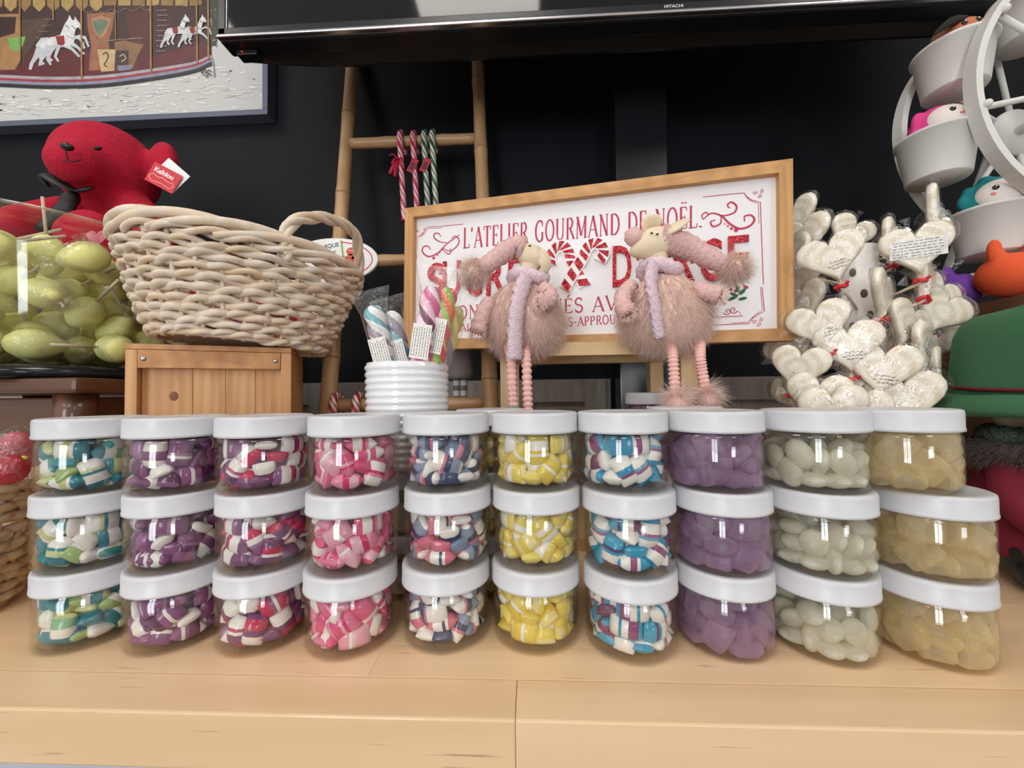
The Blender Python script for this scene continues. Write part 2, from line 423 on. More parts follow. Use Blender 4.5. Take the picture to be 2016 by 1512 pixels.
for sx in (-1.48, 1.48):
    box(MB(), (sx, .66, (CT-TH)/2), (.03, .6, CT-TH-.002), bev=.002).build('side_panel', M('blue_white_laminate', (196, 198, 212), .4), ctr)

# ================================================================ black post behind the television
post = thing('mounting_post', 'glossy black square post rising behind the sign to the television', 'post', (.272, .975, CT))
GLB = M('gloss_black_paint', (30, 31, 35), .22)
box(MB(), (.272, .972, CT+.55), (.122, .086, 1.1), bev=.004).build('post', GLB, post)
box(MB(), (.272, .966, CT+.006), (.15, .10, .012), bev=.003).build('base_plate', GLB, post)

# ================================================================ television
TVY = .70; tz = CT+.9035; X0, X1 = -.576, 1.088; TH_ = .95
tv = thing('television', 'large black flat television hanging above the counter, silver line along its bottom edge', 'television', ((X0+X1)/2, TVY+.03, tz))
BLK = M('black_plastic', (22, 22, 25), .4); xm = (X0+X1)/2; wd = X1-X0
box(MB(), (xm, TVY+.02, tz+TH_/2), (wd, .036, TH_), bev=.005).build('casing', BLK, tv)
box(MB(), (xm, TVY+.0005, tz+.021+(TH_-.04)/2), (wd-.03, .003, TH_-.042)).build('screen', M('screen_glass', (9, 9, 11), .06), tv)
bz = MB()
for (cx, cz, sx, sz) in ((xm, tz+.0145, wd-.004, .013), (xm, tz+TH_-.010, wd-.004, .016), (X0+.009, tz+TH_/2, .014, TH_-.01), (X1-.009, tz+TH_/2, .014, TH_-.01)):
    box(MB(), (cx, TVY-.0005, cz), (sx, .006, sz), bev=.0015).build('bezel', M('bezel_black', (28, 28, 32), .3), tv)
box(MB(), (xm, TVY-.001, tz+.0045), (wd, .010, .0055), bev=.002).build('trim_strip', M('brushed_silver', (215, 215, 220), .25, 1), tv)
for xx in (X0+.018, X1-.018): box(MB(), (xx, TVY-.0012, tz+TH_/2), (.0012, .004, TH_-.04)).build('inner_line', M('brushed_silver', (215, 215, 220), .25, 1), tv)
bk = MB()                                              # deeper housing at the back, its lower edge rounded at the ends
pf = [(TVY+.036, tz+.012), (TVY+.07, tz+.002), (TVY+.080, tz+.006), (TVY+.086, tz+.03), (TVY+.086, tz+.5), (TVY+.036, tz+.56)]
V = []; F = []; xs = [X0+.02, X0+.09, X0+.14] + [X0+.2+(wd-.4)*i/6 for i in range(7)] + [X1-.14, X1-.09, X1-.02]; n = len(pf)
for i, xx in enumerate(xs):
    k = min(1, .25+.75*math.sqrt(max(0, min(xx-X0, X1-xx))/.2))
    for (yy, zz) in pf: V.append((xx, TVY+.036+(yy-TVY-.036)*k, zz))
for i in range(len(xs)-1):
    for j in range(n): F.append((i*n+j, (i+1)*n+j, (i+1)*n+(j+1) % n, i*n+(j+1) % n))
F += [tuple(range(n)), tuple(range((len(xs)-1)*n+n-1, (len(xs)-1)*n-1, -1))]
bk.add(V, F, smooth=False).build('back_housing', BLK, tv)
a = Art((0, TVY-.0037, 0), (1, 0, 0), (0, 0, 1)); p = at(1306, 20, TVY); a.k = 1
V, F = textmesh('HITACHI', .0075, 0, .00012, 0, 1.15)
a.mb.add([a.P(p.x+v.x, tz+.0118+v.y) for v in V], F, (215, 215, 220), smooth=False)
a.build('logo_lettering', PRINT, tv, label='pale HITACHI lettering')
p = at(503, 92, TVY+.045)
ir = box(MB(), (p.x, TVY+.03, tz-.006), (.04, .02, .010), bev=.002).build('sensor', BLK, tv)
ell(MB(), (p.x-.008, TVY+.0185, tz-.006), .0012, n=8, m=6).build('red_light', M('red_led', (255, 30, 20), .4, emit=4), ir)
box(MB(), (.272, TVY+.155, tz+.3), (.3, .144, .3), bev=.01).build('wall_bracket', BLK, tv)

# ================================================================ painting of a carousel
PY = WALL-.034; q = at(527, 225, PY); fx, fz = q.x, q.z
px0, pz1 = -1.95, fz+.78
pt = thing('framed_painting', 'painting of a white-horse carousel in snow, blue-grey frame, on the dark wall', 'painting', ((fx+px0)/2, WALL-.02, fz))
FRM = M('blue_grey_frame', (92, 98, 118), .5); fw = .0145
for (cx, cz, sx, sz) in (((fx+px0)/2, fz+fw/2, fx-px0, fw), ((fx+px0)/2, pz1-fw/2, fx-px0, fw), (fx-fw/2, (fz+pz1)/2, fw, pz1-fz-2*fw-.0004), (px0+fw/2, (fz+pz1)/2, fw, pz1-fz-2*fw-.0004)):
    box(MB(), (cx, WALL-.018, cz), (sx, .034, sz), bev=.0012).build('frame_bar', FRM, pt)
box(MB(), ((fx+px0)/2, WALL-.014, (fz+pz1)/2), (fx-px0-2*fw-.0004, .024, pz1-fz-2*fw-.0004)).build('canvas', M('canvas_white', (205, 205, 202), .7, bump=(300, .2)), pt)
CY = WALL-.0265
A = Art((0, CY, 0), (1, 0, 0), (0, 0, 1)); A.dz = .0001; A.k = 1
def pp(x, y):
    v = at(x, y, CY); return (max(px0+fw+.002, min(fx-fw-.001, v.x)), min(v.z, pz1-fw-.002))
def ppoly(pts, col): A.k += .12; A.poly([pp(*p) for p in pts], col)
def pline(pts, wpx, col, k=6):
    A.line([pp(p.x, p.y) for p in spline([Vector((p[0], p[1], 0)) for p in pts], k)] if len(pts) > 2 else [pp(*p) for p in pts], wpx*.00128, col)
g = random.Random(5)
for i in range(420):                                    # brush strokes of the snow
    x, y = g.uniform(-160, 512), g.uniform(100, 226); l = g.uniform(5, 22); v = g.choice([(228, 229, 228), (240, 238, 232), (214, 216, 216), (200, 202, 204), (236, 232, 222)])
    if y < 100+60*abs(x-200)/400: continue
    A.k = 1+(i % 5); pline([(x, y), (x+l, y+g.uniform(-3, 3))], g.uniform(1.5, 4), v)
A.k = 7; ppoly([(380, -130), (430, -130), (432, 60), (425, 90), (405, 90), (380, 60)], (66, 72, 62))
A.k = 8
for i in range(120):
    x, y = g.uniform(372, 428), g.uniform(-60, 88); v = g.choice([(96, 106, 92), (140, 146, 140), (44, 50, 44), (176, 178, 174)])
    pline([(x, y), (x+g.uniform(-4, 4), y+g.uniform(2, 7))], g.uniform(1, 2.5), v)
A.k = 9; ppoly([(-160, -130), (384, -130), (384, -20), (412, 4), (417, 112), (300, 138), (200, 150), (100, 154), (-160, 146)], (62, 34, 32))
A.k = 10
ppoly([(40, 130), (70, 95), (150, 100), (300, 112), (402, 82), (415, 100), (415, 116), (300, 138), (160, 152), (-160, 148), (-160, 128)], (96, 34, 42))
ppoly([(250, 28), (292, 22), (292, 112), (262, 108)], (86, 40, 38)); ppoly([(305, 20), (350, 8), (345, 85), (310, 100)], (72, 34, 34))
ppoly([(-160, 30), (38, 28), (42, 118), (30, 138), (-160, 138)], (168, 126, 78)); ppoly([(-160, 34), (33, 34), (30, 66), (-10, 78), (-160, 82)], (52, 24, 22))
ppoly([(40, 40), (100, 35), (90, 60), (50, 110), (45, 130), (40, 70)], (84, 62, 50))
A.k = 11
ppoly([(15, 76), (52, 72), (46, 90), (34, 104), (20, 94)], (122, 178, 92))
ppoly([(172, 28), (226, 24), (222, 60), (214, 82), (224, 138), (176, 140), (180, 84), (174, 60)], (158, 102, 74))
ppoly([(226, 84), (246, 80), (268, 86), (284, 88), (272, 110), (262, 136), (232, 138)], (142, 104, 74))
ppoly([(192, 98), (228, 98), (226, 140), (200, 142), (196, 120)], (206, 176, 130)); ppoly([(229, 100), (254, 100), (254, 128), (229, 130)], (62, 46, 44))
ppoly([(232, 130), (262, 128), (258, 138), (234, 140)], (132, 138, 158))
for x in range(-160, 386, 28): ppoly([(x, -40), (x+28, -42), (x+26, 10+(x % 3)*2), (x+14, 24-(x > 200)*12), (x+2, 12)], (150, 118, 70) if (x//28) % 2 else (176, 146, 88))
A.k = 12
ppoly([(180, 38), (200, 32), (220, 38), (212, 62), (198, 80), (186, 62)], (186, 134, 96))
pline([(203, 108), (210, 104), (214, 112), (210, 122), (206, 128), (212, 132)], 3, (84, 50, 40)); pline([(236, 112), (244, 108), (248, 116), (240, 122)], 2.5, (200, 170, 130))
pline([(165, 85), (220, 80), (282, 75)], 2, (150, 126, 108))
A.k = 13; ppoly([(183, 42), (200, 38), (215, 42), (206, 62), (196, 72), (187, 58)], (106, 128, 104))
for (dy, wd_, c) in ((0, 7, (176, 168, 176)), (5.5, 6, (164, 54, 66)), (11, 7, (140, 146, 168)), (17, 7, (34, 32, 42))):
    A.k += 1; pline([(-160, 146+dy), (0, 151+dy), (100, 155+dy), (200, 152+dy), (300, 139+dy), (380, 126+dy*.9), (417, 112+dy*.8)], wd_, c)
pline([(417, 112), (421, 128), (423, 152)], 3, (150, 156, 160))
def horse(ox, oy, s, flip=1, k=0):
    A.k = 18+k*2
    def q(pts): return [(ox+flip*x*s, oy+y*s) for x, y in pts]
    W_ = (226, 228, 230)
    ppoly(q([(-40, 6), (-30, -8), (-10, -10), (8, -14), (16, -34), (24, -46), (26, -54), (30, -46), (36, -40), (40, -30), (37, -26), (30, -30), (26, -14), (24, 2), (14, 10), (-6, 10), (-22, 12), (-36, 20)]), W_)
    for leg in ([(-38, 8), (-44, 26), (-52, 42), (-54, 54), (-48, 54), (-44, 42), (-32, 28), (-26, 10)], [(-26, 10), (-34, 26), (-32, 40), (-26, 46), (-22, 42), (-28, 36), (-24, 26), (-12, 10)],
                [(12, 8), (30, 16), (44, 30), (48, 28), (34, 12), (22, 2)], [(18, 0), (36, -8), (46, -4), (54, 14), (58, 12), (50, -10), (36, -14), (20, -8)], [(-14, 10), (-20, 34), (-12, 46), (-8, 44), (-14, 34), (-4, 10)]):
        ppoly(q(leg), (206, 210, 214))
    A.k += 1
    ppoly(q([(-16, -10), (2, -12), (4, 6), (-2, 10), (-12, 8)]), (150, 40, 46)); pline(q([(18, -34), (28, -26), (36, -30)]), 1.5, (90, 70, 60)); pline(q([(8, -12), (22, -6), (28, -24)]), 1.2, (120, 90, 70))
horse(112, 84, 1.0, 1, 0); horse(126, 82, .9, 1, 1); horse(350, 62, .62, 1, 2); horse(384, 62, .6, 1, 3)
A.k = 27
for x, y0, y1, wpx in ((161, -130, 156, 4), (297, -130, 141, 4), (388, -20, 126, 3.4), (410, -130, 118, 4), (105, -130, 40, 3), (40, -130, 120, 3), (228, 10, 80, 2)): pline([(x, y0), (x+2, y1)], wpx, (160, 124, 76))
A.k = 28
for r in range(9):
    for c in range(6): A.disc(*pp(312+c*3.4-r*.3+(r % 2)*2, 22+r*10.0), .0012, (226, 206, 196), n=6)
    for c in range(5): A.disc(*pp(92+c*4-r*6, 40+r*12), .0010, (226, 206, 196), n=6) if r < 4 else None
for i in range(26): A.disc(*pp(170+i*5, 24-(i/26)**2*6+3*math.sin(i*1.1)), .0014, (222, 188, 130), n=6)
pline([(396, 138), (400, 146), (404, 137), (408, 146), (412, 139), (418, 142)], 2, (30, 30, 34)); pline([(404, 149), (409, 152), (412, 146), (418, 150)], 2, (30, 30, 34))
A.build('painted_scene', M('oil_paint', rough=.5, attr=True, var=(55, .25), bump=(160, .3)), pt)
# ================================================================ candy jars
JB, JL, RO = .0518, .0194, .0418         # body height, lid height, body radius
JH = JB+JL
PET = Mclear('clear_pet', (249, 248, 246), .045, .5, .02, power=4)
LIDM = M('white_lid_plastic', (208, 208, 213), .32)
jb = MB()                                # clear body with real wall thickness
r0 = RO-.0012
lathe(jb, [(0, .0012), (.028, .0012), (.032, .0002), (.0375, .0004), (.0400, .0022), (RO, .0055), (RO, .047), (RO-.0012, .0495), (RO-.0025, .052), (RO-.0025, .056),
           (RO-.0038, .056), (RO-.0038, .051), (RO-.0013, .0470), (RO-.0013, .006), (.0385, .0030), (.032, .0016), (.028, .0026), (0, .0026)], n=40)
JBODY = jb.mesh('body', PET)
jl = MB(); RL = .0430
lathe(jl, [(RL-.0012, 0), (RL, .0006), (RL, .0028), (RL-.0004, .0032), (RL-.0003, .0160), (RL-.0008, .0183), (RL-.0026, JL-.0002), (RL-.006, JL), (RL-.008, JL-.0006), (0, JL-.0006)], n=48)
lathe(jl, [(0, JL-.0022), (RL-.003, JL-.0025), (RL-.0016, .0005), (RL-.0012, 0)], n=48)
JLID = jl.mesh('lid', LIDM)

def settle(n, S, rad, R, H, seed, iters=230, grow=1.0):
    """let n rigid sweets (each a few balls S of radius rad) drop into a cylinder; returns positions and rotations"""
    g = np.random.default_rng(seed); k = len(S); S0 = np.array(S, float); S0 -= S0.mean(0)
    q = g.normal(size=(n, 4)); q /= np.linalg.norm(q, axis=1)[:, None]
    def rotm(q):
        w_, x, y, z = q.T
        return np.stack([np.stack([1-2*(y*y+z*z), 2*(x*y-z*w_), 2*(x*z+y*w_)], -1), np.stack([2*(x*y+z*w_), 1-2*(x*x+z*z), 2*(y*z-x*w_)], -1), np.stack([2*(x*z-y*w_), 2*(y*z+x*w_), 1-2*(x*x+y*y)], -1)], 1)
    Rm = rotm(q); a = g.uniform(0, 6.283, n); rr = (R-rad*1.6)*np.sqrt(g.uniform(0, 1, n))
    C = np.stack([rr*np.cos(a), rr*np.sin(a), np.linspace(rad, H*1.6, n)], 1)
    X = C[:, None, :]+np.einsum('nij,kj->nki', Rm, S0); own = np.repeat(np.arange(n), k); same = own[:, None] == own[None, :]
    for it in range(iters):
        X[:, :, 2] -= .0009*(1 if it < iters*.8 else .25)
        for sub in range(2):
            P = X.reshape(-1, 3); sq = (P*P).sum(1); d2 = sq[:, None]+sq[None, :]-2*P@P.T
            hit = (d2 < (2*rad)**2) & ~same; I, J = np.nonzero(hit)
            if len(I):
                d = P[I]-P[J]; l = np.sqrt((d*d).sum(1))+1e-9; push = (2*rad-l)/l*.5*.6
                D = np.zeros_like(P); np.add.at(D, I, d*push[:, None]); cnt = np.bincount(I, minlength=len(P)); D /= np.maximum(cnt, 1)[:, None]**.5; P = P+D
            rr = np.hypot(P[:, 0], P[:, 1]); o = rr > R-rad; f = np.where(o, (R-rad)/np.maximum(rr, 1e-9), 1); P[:, 0] *= f; P[:, 1] *= f
            P[:, 2] = np.maximum(P[:, 2], rad)
            if it > iters*.5: P[:, 2] = np.minimum(P[:, 2], max(H-rad, 0))
            X = P.reshape(n, k, 3); c = X.mean(1)
            A_ = np.einsum('nki,kj->nij', X-c[:, None], S0)+np.einsum('ni,nj->nij', Rm[:, :, 2], np.array([[0, 0, 1e-6]]*n))
            U, s_, Vt = np.linalg.svd(A_); dt = np.sign(np.linalg.det(U@Vt)); U[:, :, 2] *= dt[:, None]; Rm = U@Vt
            X = c[:, None]+np.einsum('nij,kj->nki', Rm, S0)
    return X.mean(1), Rm

def pillow(L, W, T, cols, nx=14, ny=10, pinch=2.2):
    """cut rock-candy pillow, both ends pinched flat; cols = stripe colours along its length"""
    mb = MB(); V = []; F = []; C = []
    for i in range(nx+1):
        x = -1+2*i/nx; t = max(.04, (1-abs(x)**pinch))**.75; b = .97-.06*(1-x*x)-.10*x**8
        for j in range(ny):
            a = 2*math.pi*j/ny; ca, sa = math.cos(a), math.sin(a)
            V.append((x*L/2*(1-.05*abs(ca)*abs(x)), math.copysign(abs(ca)**.7, ca)*W/2*b, math.copysign(abs(sa)**.9, sa)*T/2*t))
    for i in range(nx):
        for j in range(ny): F.append((i*ny+j, i*ny+(j+1) % ny, (i+1)*ny+(j+1) % ny, (i+1)*ny+j)); C.append(cols[i % len(cols)])
    F += [tuple(range(ny-1, -1, -1)), tuple(nx*ny+j for j in range(ny))]; C += [cols[0], cols[nx-1]]
    return mb.add(V, F, C)
def sugar_block(L, W, T, e=.35, ribs=0):
    """moulded boiled sweet with soft corners and faint ridges"""
    mb = MB()
    def wp(p, d):
        f = lambda v, s: math.copysign(abs(v)**e, v)*s
        x, y, z = f(d.x, L/2), f(d.y, W/2), math.copysign(abs(d.z)**.6, d.z)*T/2*(1-.25*d.x*d.x)
        if ribs: z *= 1+.13*math.cos(ribs*x/L*6.283)
        return Vector((x, y, z))
    return ell(mb, (0, 0, 0), 1, n=20, m=10, warp=wp)
CANDY = M('glossy_candy', rough=.22, attr=True, coat=.3, sss=.25)
Wt = (252, 250, 248)
FLAVOURS = [   # name words, stripe palette (repeat = wide bands)
 ('teal and lime', [[(30, 138, 160), (36, 150, 166), Wt, (220, 222, 160), (212, 216, 150), (224, 226, 176), Wt, Wt, (48, 160, 158), (30, 138, 160)], [Wt, (214, 220, 160), (44, 150, 160), (44, 150, 160), (222, 226, 176), Wt, (30, 130, 160), Wt, (170, 200, 130), (170, 200, 130)], [(28, 132, 156), (28, 132, 156), Wt, Wt, Wt, (28, 140, 160), (150, 200, 160), (220, 224, 168), (220, 224, 168), Wt]]),
 ('plum and white', [[(142, 84, 138), (142, 84, 138), (160, 110, 158), Wt, (104, 50, 100), (150, 92, 146), (150, 92, 146), Wt, (130, 74, 128), (130, 74, 128)], [(150, 90, 144), Wt, Wt, (112, 58, 106), (158, 104, 154), (158, 104, 154), (92, 42, 90), Wt, (150, 92, 146), (150, 92, 146)], [Wt, (166, 116, 162), (140, 80, 136), (140, 80, 136), (140, 80, 136), (176, 136, 172), Wt, Wt, (120, 64, 116), (150, 92, 146)]]),
 ('magenta, plum and white', [[(128, 74, 124), (128, 74, 124), Wt, (206, 46, 100), (206, 46, 100), Wt, (128, 74, 124), (150, 96, 146), Wt, (206, 46, 100)], [(150, 100, 148), (150, 100, 148), (170, 130, 168), Wt, Wt, (214, 40, 104), (214, 40, 104), (130, 70, 124), (130, 70, 124), Wt], [Wt, (204, 50, 100), Wt, (126, 76, 126), (126, 76, 126), Wt, (204, 50, 100), (196, 90, 130), (134, 80, 130), Wt]]),
 ('pink and white', [[(226, 78, 138), (238, 150, 184), Wt, (226, 78, 138), (226, 78, 138), (240, 176, 202), Wt, (220, 60, 122), (236, 130, 172), (236, 130, 172)], [(238, 140, 178), (230, 90, 146), (238, 150, 184), Wt, (216, 44, 110), (216, 44, 110), (240, 190, 210), (238, 140, 178), (226, 78, 138), Wt], [Wt, (242, 190, 212), (232, 100, 152), (242, 180, 204), (232, 100, 152), (244, 200, 216), (232, 100, 152), Wt, (222, 70, 130), (240, 170, 196)]]),
 ('navy, rose and white', [[Wt, Wt, (56, 70, 112), (56, 70, 112), Wt, (222, 120, 146), (222, 120, 146), (230, 170, 186), Wt, (120, 140, 176)], [(130, 150, 184), Wt, (222, 110, 140), Wt, (50, 64, 106), Wt, (140, 156, 186), (200, 130, 156), Wt, (60, 76, 118)], [Wt, (226, 140, 160), (226, 140, 160), Wt, (60, 80, 120), (60, 80, 120), (150, 166, 196), Wt, Wt, (222, 120, 146)]]),
 ('yellow and white', [[(238, 214, 96), (240, 222, 120), (244, 236, 190), Wt, (238, 214, 80), (238, 210, 70), (244, 232, 170), Wt, (240, 218, 104), (240, 218, 104)], [Wt, (242, 228, 150), (238, 212, 84), (238, 212, 84), Wt, Wt, (240, 220, 110), (240, 220, 110), (244, 234, 176), (240, 218, 100)]]),
 ('sky blue, plum and white', [[Wt, (48, 166, 208), (48, 166, 208), (48, 166, 208), Wt, (148, 76, 128), (148, 76, 128), Wt, (60, 172, 210), Wt], [(40, 160, 206), (40, 160, 206), Wt, Wt, (156, 84, 140), (170, 110, 156), Wt, (120, 186, 214), (40, 160, 206), Wt], [Wt, (120, 56, 100), (150, 80, 134), Wt, (44, 160, 206), (44, 160, 206), Wt, (90, 60, 120), Wt, (60, 170, 208)]]),
]
KINDS = []     # (colour words, list of meshes, settled sweets, shape words, category group)
PS = [(sx*.0074, sy*.0033, 0) for sx in (-1, 1) for sy in (-1, 1)]
pil = [settle(38, PS, .0078, RO-.0040, .0482, 40+i) for i in range(7)]
for i, (nm, pal) in enumerate(FLAVOURS):
    ms = []
    for k, c in enumerate(pal):                # two bandings of each palette, in bands of uneven width
        for off, wds in ((0, (3, 1, 2, 3, 1)), (1, (2, 3, 1, 1, 3))):
            cc = [x for j, w_ in enumerate(wds) for x in [c[(2*j+off) % len(c)]]*w_]
            ms.append(pillow(.0284, .0204, .0164, cc, nx=10).mesh('pillow_candy', CANDY))
    KINDS.append((nm+' striped pillow candy', ms, pil[i], 'pillow_candy'))
BS = [(sx*.0064, sy*.0042, 0) for sx in (-1, 1) for sy in (-1, 1)]
pv = sugar_block(.0288, .0232, .0150, .38, 4).mesh('violet_candy', Mjelly('violet_sugar', (214, 182, 218), .52, .5, .12, bump=(210, .8)))
KINDS.append(('translucent violet boiled sweet', [pv], settle(36, BS, .0074, RO-.0016, .0495, 60), 'boiled_sweet'))
wm = [ell(MB(), (0, 0, 0), (a_, b_, c_), n=18, m=10).mesh('white_drop', Mjelly('frosted_sugar', (250, 249, 236), .22, .45, .22, bump=(300, .9))) for a_, b_, c_ in ((.0128, .0110, .0066), (.0140, .0104, .0062), (.0118, .0112, .0072))]
KINDS.append(('frosted white oval drop', wm, settle(42, [(-.0054, 0, 0), (.0054, 0, 0), (0, .0046, 0), (0, -.0046, 0)], .0066, RO-.0016, .0480, 61), 'sugar_drop'))
hm = sugar_block(.0290, .0238, .0154, .36, 4).mesh('honey_candy', Mjelly('honey_sugar', (255, 243, 206), .66, .5, .1, tint=.10, bump=(180, .8)))
KINDS.append(('pale honey-yellow boiled sweet', [hm], settle(33, [(sx*.0066, sy*.0044, 0) for sx in (-1, 1) for sy in (-1, 1)], .0076, RO-.0016, .0485, 62), 'boiled_sweet'))

JX = [-.4402, -.3514, -.2637, -.1757, -.0851, .0034, .0920, .1807, .2672, .3573]
JY = [.3830, .3836, .3852, .3826, .3939, .3949, .3836, .3891, .3845, .3797]
# sideways / depth shifts of the middle and top jars of each stack (metres)
DX = {1: [-.002, 0, .001, .002, .0025, .0015, 0, 0, .0005, .0025], 2: [-.002, -.001, 0, .003, .001, .0007, -.0028, -.004, -.001, -.017]}
DY = {1: [0]*10, 2: [.001, 0, 0, .002, .002, .002, .008, .002, .002, .004]}
TIER = ['bottom', 'middle', 'top']
STK = ['teal-lime', 'plum-white', 'magenta-plum', 'pink-white', 'navy-rose', 'yellow-white', 'blue-plum', 'violet', 'frosted white', 'honey-yellow']
SHORT = ['striped pillow candy']*7+['violet boiled sweet', 'white sugar drop', 'honey boiled sweet']
ORDN = ['first', 'second', 'third', 'fourth', 'fifth', 'sixth', 'seventh', 'eighth', 'ninth', 'tenth', 'eleventh', 'twelfth', 'thirteenth', 'fourteenth', 'fifteenth', 'sixteenth']
LAYERS = {4: ['lowest', 'lower middle', 'upper middle', 'highest'], 3: ['lowest', 'middle', 'highest']}
def fill(kind, c, rz, where, g, full=True, label_extra=''):
    """put sweets of one kind into a jar standing at c: those that show singly, the ones behind them as one heap"""
    words, ms, (P, Rm), nm = KINDS[kind]
    Q = Matrix.Rotation(rz, 3, 'Z'); rest = MB(); toC = Vector((-c[0], -c[1])).normalized(); shown = []
    for i in range(len(P)):
        p = Q @ Vector(P[i]); m3 = Q @ Matrix(Rm[i].tolist()); wp = Vector(c)+p+Vector((0, 0, .0038))
        front = Vector((p.x, p.y)); shows = front.dot(toC) > .012 and front.length > .019
        me = ms[i % len(ms)]
        if full and shows:
            o = bpy.data.objects.new(nm, me); COL.objects.link(o); o.matrix_world = Matrix.Translation(wp) @ m3.to_4x4(); shown.append((p.z, front.dot(Vector((-toC.y, toC.x))), o))
        else:
            vs = [m3 @ v.co+wp for v in me.vertices]; at_ = me.attributes.get('Col')
            o_ = len(rest.v); rest.v.extend(map(tuple, vs))
            cols = None
            if at_:
                buf = np.zeros(len(me.polygons)*4, dtype=np.float32); at_.data.foreach_get('color', buf); cols = buf.reshape(-1, 4)
            for j, pl in enumerate(me.polygons):
                rest.f.append(tuple(x+o_ for x in pl.vertices)); rest.sm.append(True); rest.c.append(None)
                if cols is not None: rest.raw.append(cols[j]) if hasattr(rest, 'raw') else setattr(rest, 'raw', [cols[j]])
    zs = sorted(z for z, _, _ in shown); nl = 3
    layer = {}
    for z, x, o in shown: layer.setdefault(min(nl-1, int(nl*zs.index(z)/len(zs))), []).append((x, o))
    for l, it in layer.items():
        it.sort(key=lambda t: -t[0])
        for j, (x, o) in enumerate(it):
            tag(o, f'{SHORT[kind]}, {ORDN[j]} from left in {LAYERS[nl][l]} layer of {where}', 'candy', f'sweets at the front of the {where}')
    if rest.f:
        o = rest.build(nm+'_heap', ms[0].materials[0], label=f'heap of {words}s at the back of the {where}', cat='candy', kind='stuff', origin=c)
        if hasattr(rest, 'raw'):
            at_ = o.data.attributes.new('Col', 'FLOAT_COLOR', 'FACE'); at_.data.foreach_set('color', np.array(rest.raw, dtype=np.float32).ravel())
def jar(c, label, group, rz=0):
    t = thing('candy_jar', label, 'jar', c, group)
    for nm, me, dz in (('body', JBODY, 0), ('lid', JLID, JB)):
        o = bpy.data.objects.new(nm, me); COL.objects.link(o); o.parent = t; o.location = (0, 0, dz); o.rotation_euler = (0, 0, rz)
    return t
g = random.Random(21)
ORD = ['leftmost stack', 'second stack from the left', 'third stack from the left', 'fourth stack from the left', 'fifth stack from the left', 'fifth stack from the right', 'fourth stack from the right', 'third stack from the right', 'second stack from the right', 'rightmost stack']
for i in range(10):
    for r in range(3):
        c = (JX[i]+(DX[r][i] if r else 0), JY[i]+(DY[r][i] if r else 0), CT+r*JH+.0002*r)
        jar(c, f'white-lidded clear jar of {STK[i]} sweets, {TIER[r]} of the {ORD[i]}', 'white-lidded candy jars stacked three high', g.uniform(0, 6.28))
        fill(i, c, g.uniform(-.4, .4)+i*.9+r*2.094, f'{TIER[r]} {STK[i]} jar', g)
# second row, seen in the gaps and as lids behind the front row
B2 = [(-.049, .487, 3, 5, 'yellow-white', 'behind the navy-rose stack'), (.186, .487, 3, 7, 'violet', 'behind the violet stack'), (-.152, .487, 2, 8, 'frosted white', 'under the white ribbed pot')]
for (x, y_, n_, k, nm, wh) in B2:
    for r in range(n_):
        c = (x, y_, CT+r*JH+.0002*r)
        jar(c, f'clear jar of {nm} sweets, {TIER[r] if n_ == 3 else ("lower", "upper")[r]} one {wh}', 'second row of candy jars')
        fill(k, c, g.uniform(0, 6.28), f'second-row {nm} jar, {r+1} up, {wh}', g, full=False)
# ================================================================ bamboo ladder leaning on the wall
BAM = Mwood('bamboo', (196, 158, 116), (170, 130, 92), axis=2, scale=40, stretch=12, rough=.4)
BAMN = M('bamboo_node', (150, 112, 78), .5)
ld = thing('bamboo_ladder', 'bamboo ladder leaning against the dark wall behind the sign', 'ladder', (-.26, .74, CT))
def lad(side, z):                                  # rail centre line by height above the counter
    t = z/1.09; yy = .722+(.985-.722)*t
    return Vector(((-.392-.058*t) if side < 0 else (-.066-.056*t), yy, CT+z))
for s in (-1, 1):
    P = [lad(s, .002+1.17*i/60) for i in range(61)]; R = []
    nodes = (.07, .31, .49, .70, .93, 1.10) if s < 0 else (.12, .26, .45, .62, .81, 1.02)
    for i in range(61):
        z = .002+1.17*i/60; R.append(.0165*(1-.10*z)+sum(.0016*math.exp(-((z-nd)/.012)**2) for nd in nodes))
    rl = tube(MB(), P, R, 14).build('rail', BAM, ld)
    for nd in nodes:
        tube(MB(), [lad(s, nd-.0015), lad(s, nd+.0015)], .0165*(1-.10*nd)+.0017, 14).build('node', BAMN, rl)
RUNG = (.215, .53, .845)
for z in RUNG:
    a, b = lad(-1, z), lad(1, z); d = (b-a).normalized()
    P = [a+d*(.012+((b-a).length-.024)*i/20) for i in range(21)]
    tube(MB(), P, [.0125+.0012*math.exp(-((i-6)/.9)**2)+.0012*math.exp(-((i-15)/.9)**2) for i in range(21)], 12).build('rung', Mwood('bamboo_rung', (196, 158, 116), (170, 130, 92), axis=0, scale=40, stretch=12, rough=.4), ld)
